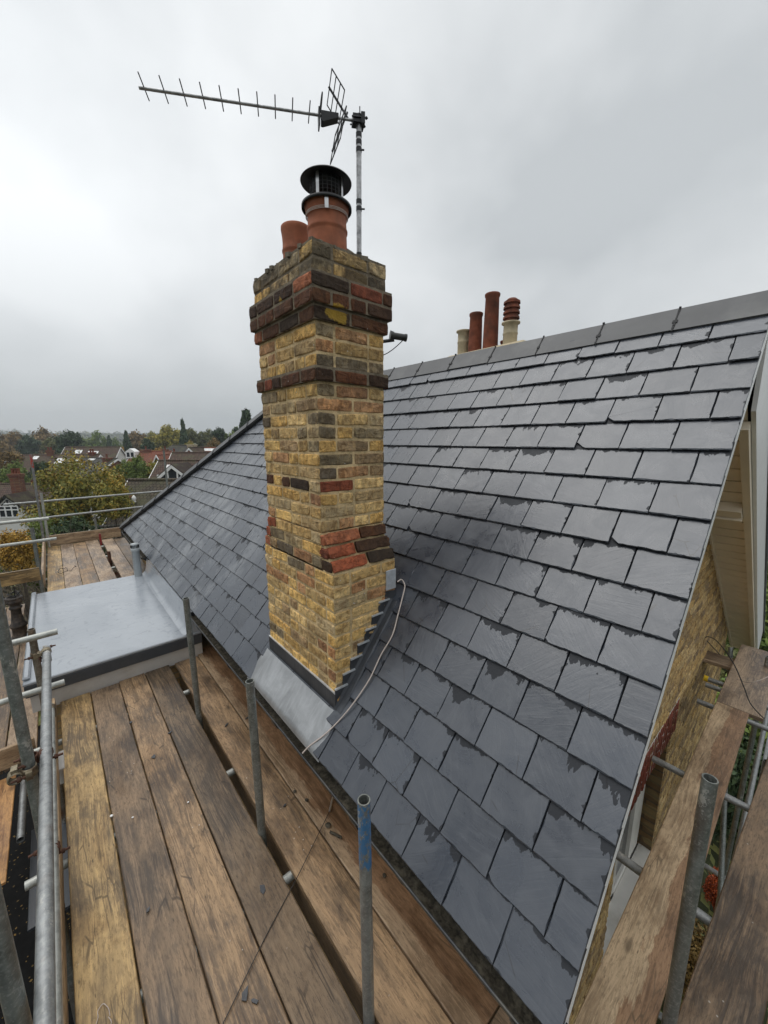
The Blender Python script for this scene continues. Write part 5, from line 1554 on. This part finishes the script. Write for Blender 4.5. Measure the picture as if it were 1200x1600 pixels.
def timber(T,G,ze,zr_,w,h):
    # projecting gable with black timbers and mullioned window
    def gable(cx,gw,zt_,zbse,y0,win):
        m=MB();V=[G(cx-gw/2,y0,zbse),G(cx+gw/2,y0,zbse),G(cx+gw/2,y0,zt_-gw*.42),G(cx,y0,zt_-.05),G(cx-gw/2,y0,zt_-gw*.42)]
        n_=G(0,1,0)-G(0,0,0)
        m.prism(V,n_,2.2);m.build('gable_wall',HM['render'],T)
        m=MB()
        for sg in(-1,1):
            A0=G(cx+sg*(gw/2+.2),y0-.12,zt_-gw*.42-.18);A1=G(cx,y0-.12,zt_)
            m.prism([A0,A1,A1-Vector((0,0,.22)),A0-Vector((0,0,.22))],n_,.1)
            m.prism([G(cx+sg*gw*.22,y0-.02,zt_-gw*.42),G(cx+sg*gw*.28,y0-.02,zt_-gw*.42),G(cx+sg*.05,y0-.02,zt_-.4),G(cx,y0-.02,zt_-.4)],n_,-.03)
        m.prism([G(cx-gw/2,y0-.02,zt_-gw*.42),G(cx+gw/2,y0-.02,zt_-gw*.42),G(cx+gw/2,y0-.02,zt_-gw*.42-.14),G(cx-gw/2,y0-.02,zt_-gw*.42-.14)],n_,-.04)
        m.prism([G(cx-.06,y0-.02,zt_-gw*.42),G(cx+.06,y0-.02,zt_-gw*.42),G(cx+.06,y0-.02,zt_-.4),G(cx-.06,y0-.02,zt_-.4)],n_,-.035)
        m.build('timber_frame',HM['timber'],T)
        m=MB();
        for sg in(-1,1):
            m.prism([G(cx+sg*(gw/2+.3),y0-.2,zt_-gw*.42-.24),G(cx,y0-.2,zt_+.08),G(cx,y0-.2,zt_-.02),G(cx+sg*(gw/2+.3),y0-.2,zt_-gw*.42-.34)],n_,2.6)
        m.build('gable_roof',HM['tile_brown'],T)
        ww,hh,wz=win
        m=MB();g_=MB();ax=(G(1,0,0)-G(0,0,0));c=G(cx,y0-.04,wz)
        for f in(-.5,-.167,.167,.5):m.obox(c+ax*ww*f,ax,Z,n_,.05,hh/2,.05)
        for f in(-.5,.18,.5):m.obox(c+Z*hh*f,ax,Z,n_,ww/2,.05,.045)
        wo=m.build('window',M['white'],T);g_.obox(c+n_*.02,ax,Z,n_,ww/2,hh/2,.01);g_.build('pane',M['glass'],wo)
    gable(-.9,2.4,-4.85,-9,-h-1.0,(1.6,1.0,-6.35))
    gable(-3.6,2.4,-5.75,-9,-h-.9,(.9,.8,-7.3))
def dorm(T,G,cx,y0,zb_,zt_):
    n_=G(0,1,0)-G(0,0,0);m=MB();m.prism([G(cx-.7,y0,zb_-.6),G(cx+.7,y0,zb_-.6),G(cx+.7,y0,zt_-.5),G(cx,y0,zt_),G(cx-.7,y0,zt_-.5)],n_,1.5)
    d_=m.build('dormer',M['white'],T);g_=MB()
    for f in(-.3,.3):g_.obox(G(cx+f,y0-.02,zb_-.05),(G(1,0,0)-G(0,0,0)),Z,n_,.20,.33,.012)
    g_.build('pane',M['glass'],d_)
def fin(T,G):
    m=MB();m.lathe([(.10,0),(.08,.12),(.13,.16),(.10,.30),(.04,.38),(0,.42)],G(-1.3,-1.5,-3.62),12);m.build('roof_vent',M['white'],T)
def glassgable(T,G,ze,zr_,w,h):
    n_=G(0,1,0)-G(0,0,0);ax=G(1,0,0)-G(0,0,0);cx=.2;y0=-h-.9;zt_=-2.15;gw=2.9
    m=MB();V=[G(cx-gw/2,y0,-4.4),G(cx+gw/2,y0,-4.4),G(cx+gw/2,y0,zt_-1.15),G(cx,y0,zt_),G(cx-gw/2,y0,zt_-1.15)];m.prism(V,n_,3);d_=m.build('dormer',M['glass'],T)
    m=MB()
    for sg in(-1,1):
        A0=G(cx+sg*(gw/2+.25),y0-.15,zt_-1.33);A1=G(cx,y0-.15,zt_+.08);m.prism([A0,A1,A1-Vector((0,0,.26)),A0-Vector((0,0,.26))],n_,.12)
    for f in(-.42,-.14,.14,.42):m.obox(G(cx+gw*f,y0-.05,-3.4),ax,Z,n_,.06,.9-abs(f)*.9,.04)
    m.obox(G(cx,y0-.05,-3.25),ax,Z,n_,gw/2,.08,.05)
    m.build('window_frame',M['white'],d_)
    m=MB()
    for sg in(-1,1):
        A0=G(cx+sg*(gw/2+.3),y0-.1,zt_-1.28);A1=G(cx,y0-.1,zt_+.18);m.prism([A0,A1,A1-Vector((0,0,.12)),A0-Vector((0,0,.12))],n_,3.2)
    m.build('dormer_roof',HM['tile_brown'],d_)
house_bg(B(76),38,.10,9.5,6.0,-6.3,-4.25,'render','tile_brown','black and white timbered house with tall red chimneys at the left edge','timbered_house',
   chim=((-2.0,-1.2,-3.15,.85,.6,3,'brick'),(-.1,.6,-3.45,1.0,.6,2,'brick')),extra=timber)
house_bg(B(80),62,.15,15,7,-4.6,-2.3,'brick','tile_brown','long low brown roof behind the red topped pole','house',wins=(('s',2.5,-3.3,.9,1.3),('s',-5.,-3.4,.7,.8),('s',-1.3,-2.8,.6,.7)),chim=((0.4,0,-1.6,.8,.5,2,'brick'),(6.5,0,-1.9,.8,.5,2,'pot_old')))
house_bg(B(150),58,-.35,10,7.5,-4.8,-2.6,'brick','tile_grey','grey brown roof with little white skylights left of the red chimney','house',wins=(('s',-2.4,-3.0,.6,.35),('s',.3,-2.9,1.2,.3),('s',-.8,-3.6,1.0,.35)),chim=((3.8,-.6,-2.5,1.0,.7,1,'brick'),))
house_bg(B(152),74,.2,9,6,-3.6,-1.25,'render','tile_brown','distant dark gabled house with white trim above the grey roof','house',wins=(('s',-2,-2.2,1.0,.9),('s',.5,-2.3,1.6,.5),('f',0,-4.5,1.2,1.0)))
house_bg(B(160),34,-1.05,8,7,-5.6,-2.85,'render','tile_grey','white rendered house behind the orange tree with a long white verge','house',wins=(('l',1.2,-6.5,1.2,1.2),('l',-1.4,-6.5,1.0,1.2),('f',1.5,-6.8,1.2,1.2)))
house_bg(B(243),62,.1,5.5,6.0,-3.7,-1.75,'brick','tile_red','red tiled house with a small white gabled dormer','house',chim=((-1.0,0,-1.45,1.3,.6,1,'brick'),),extra=lambda T,G,ze,zr_,w,h:dorm(T,G,-2.6,-h*.55,-2.15,-1.25))
house_bg(B(276),56,.9,4.5,5.0,-3.9,-2.0,'brick','tile_red','red brick gable with red tiles below the grey roof','house',chim=((0,0,-1.7,.7,.6,1,'brick'),))
house_bg(B(289),72,-.1,9,8,-3.6,-.9,'brick','tile_grey','grey pyramid roofed house with a cream chimney','house',chim=((2.6,-1.0,-.75,1.3,.9,0,'pot_buff'),(-2.3,-1.6,-1.6,.7,.7,1,'brick')),hip=.7)
house_bg(B(313),58,pi/2,5,3.2,-2.7,-1.05,'brick','tile_brown','small brick gable with white edging beside the cream chimney','house')
house_bg(B(332),50,.15,9,5,-3.4,-1.55,'brick','tile_brown','brown roof running to the hip under the brick gable','house')
house_bg(B(343),60,.05,6,4,-2.4,-1.15,'render','tile_red','low pale topped building at the right end of the rooftops','house',wins=(('s',-1,-1.5,1.6,.5),('s',1.6,-1.3,1.0,.5)))
house_bg(B(296),36,.05,5.0,5.2,-3.9,-1.85,'brick','tile_brown','dark brown tiled house with a white framed glazed gable and a skylight','house',wins=(('s',-1.2,-2.55,.75,.65),('s',1.5,-2.4,.6,.6)),extra=glassgable)
house_bg(B(262),24,.0,4.6,5.4,-4.8,-2.45,'brick','tile_moss','mossy tiled roof just beyond the far rails','house',hip=0.0,extra=lambda T,G,ze,zr_,w,h:fin(T,G))
house_bg(B(190),20,.3,3.0,3.6,-5.6,-4.5,'brick','tile_grey','low grey roofed outbuilding behind the far rails','outbuilding')
# free standing tall red chimneys (their house is hidden by the trees)
for u,vt,d,l_,w_ in((186,743,25,'tall slim red brick chimney with pot beside the orange tree',.42),(193,766,23,'thick lower red chimney beside the slim one',.72)):
    P=far(B(u),d);T=thing('brick_chimney',l_,'chimney',tuple(P))
    zt_=zz(vt,d);m=MB();m.box(P.x-w_/2,P.x+w_/2,P.y-w_/2,P.y+w_/2,P.z,zt_-.4);m.box(P.x-w_/2-.06,P.x+w_/2+.06,P.y-w_/2-.06,P.y+w_/2+.06,zt_-.52,zt_-.38);m.build('stack',HM['brick'],T)
    m=MB();m.lathe([(.15,0),(.11,.2),(.11,.32),(.14,.34),(.14,.4),(.08,.4)],(P.x,P.y,zt_-.4),12);m.build('chimney_pot',M['pot_old'],T)

# ------------------------------------------------------------------ haze
HZ=MB();HZ.box(-1450,1450,-1450,1450,-30,75)
nt=NT('haze_air');pv=nt.n('VolumePrincipled',{'Color':(.80,.87,.93),'Density':.0006,'Anisotropy':.2})
nt.n('OutputMaterial',{'Volume':pv.outputs[0]})
hz=HZ.build('haze',nt.mat);hz['kind']='stuff';hz['label']='pale damp haze over the valley';hz['category']='haze'
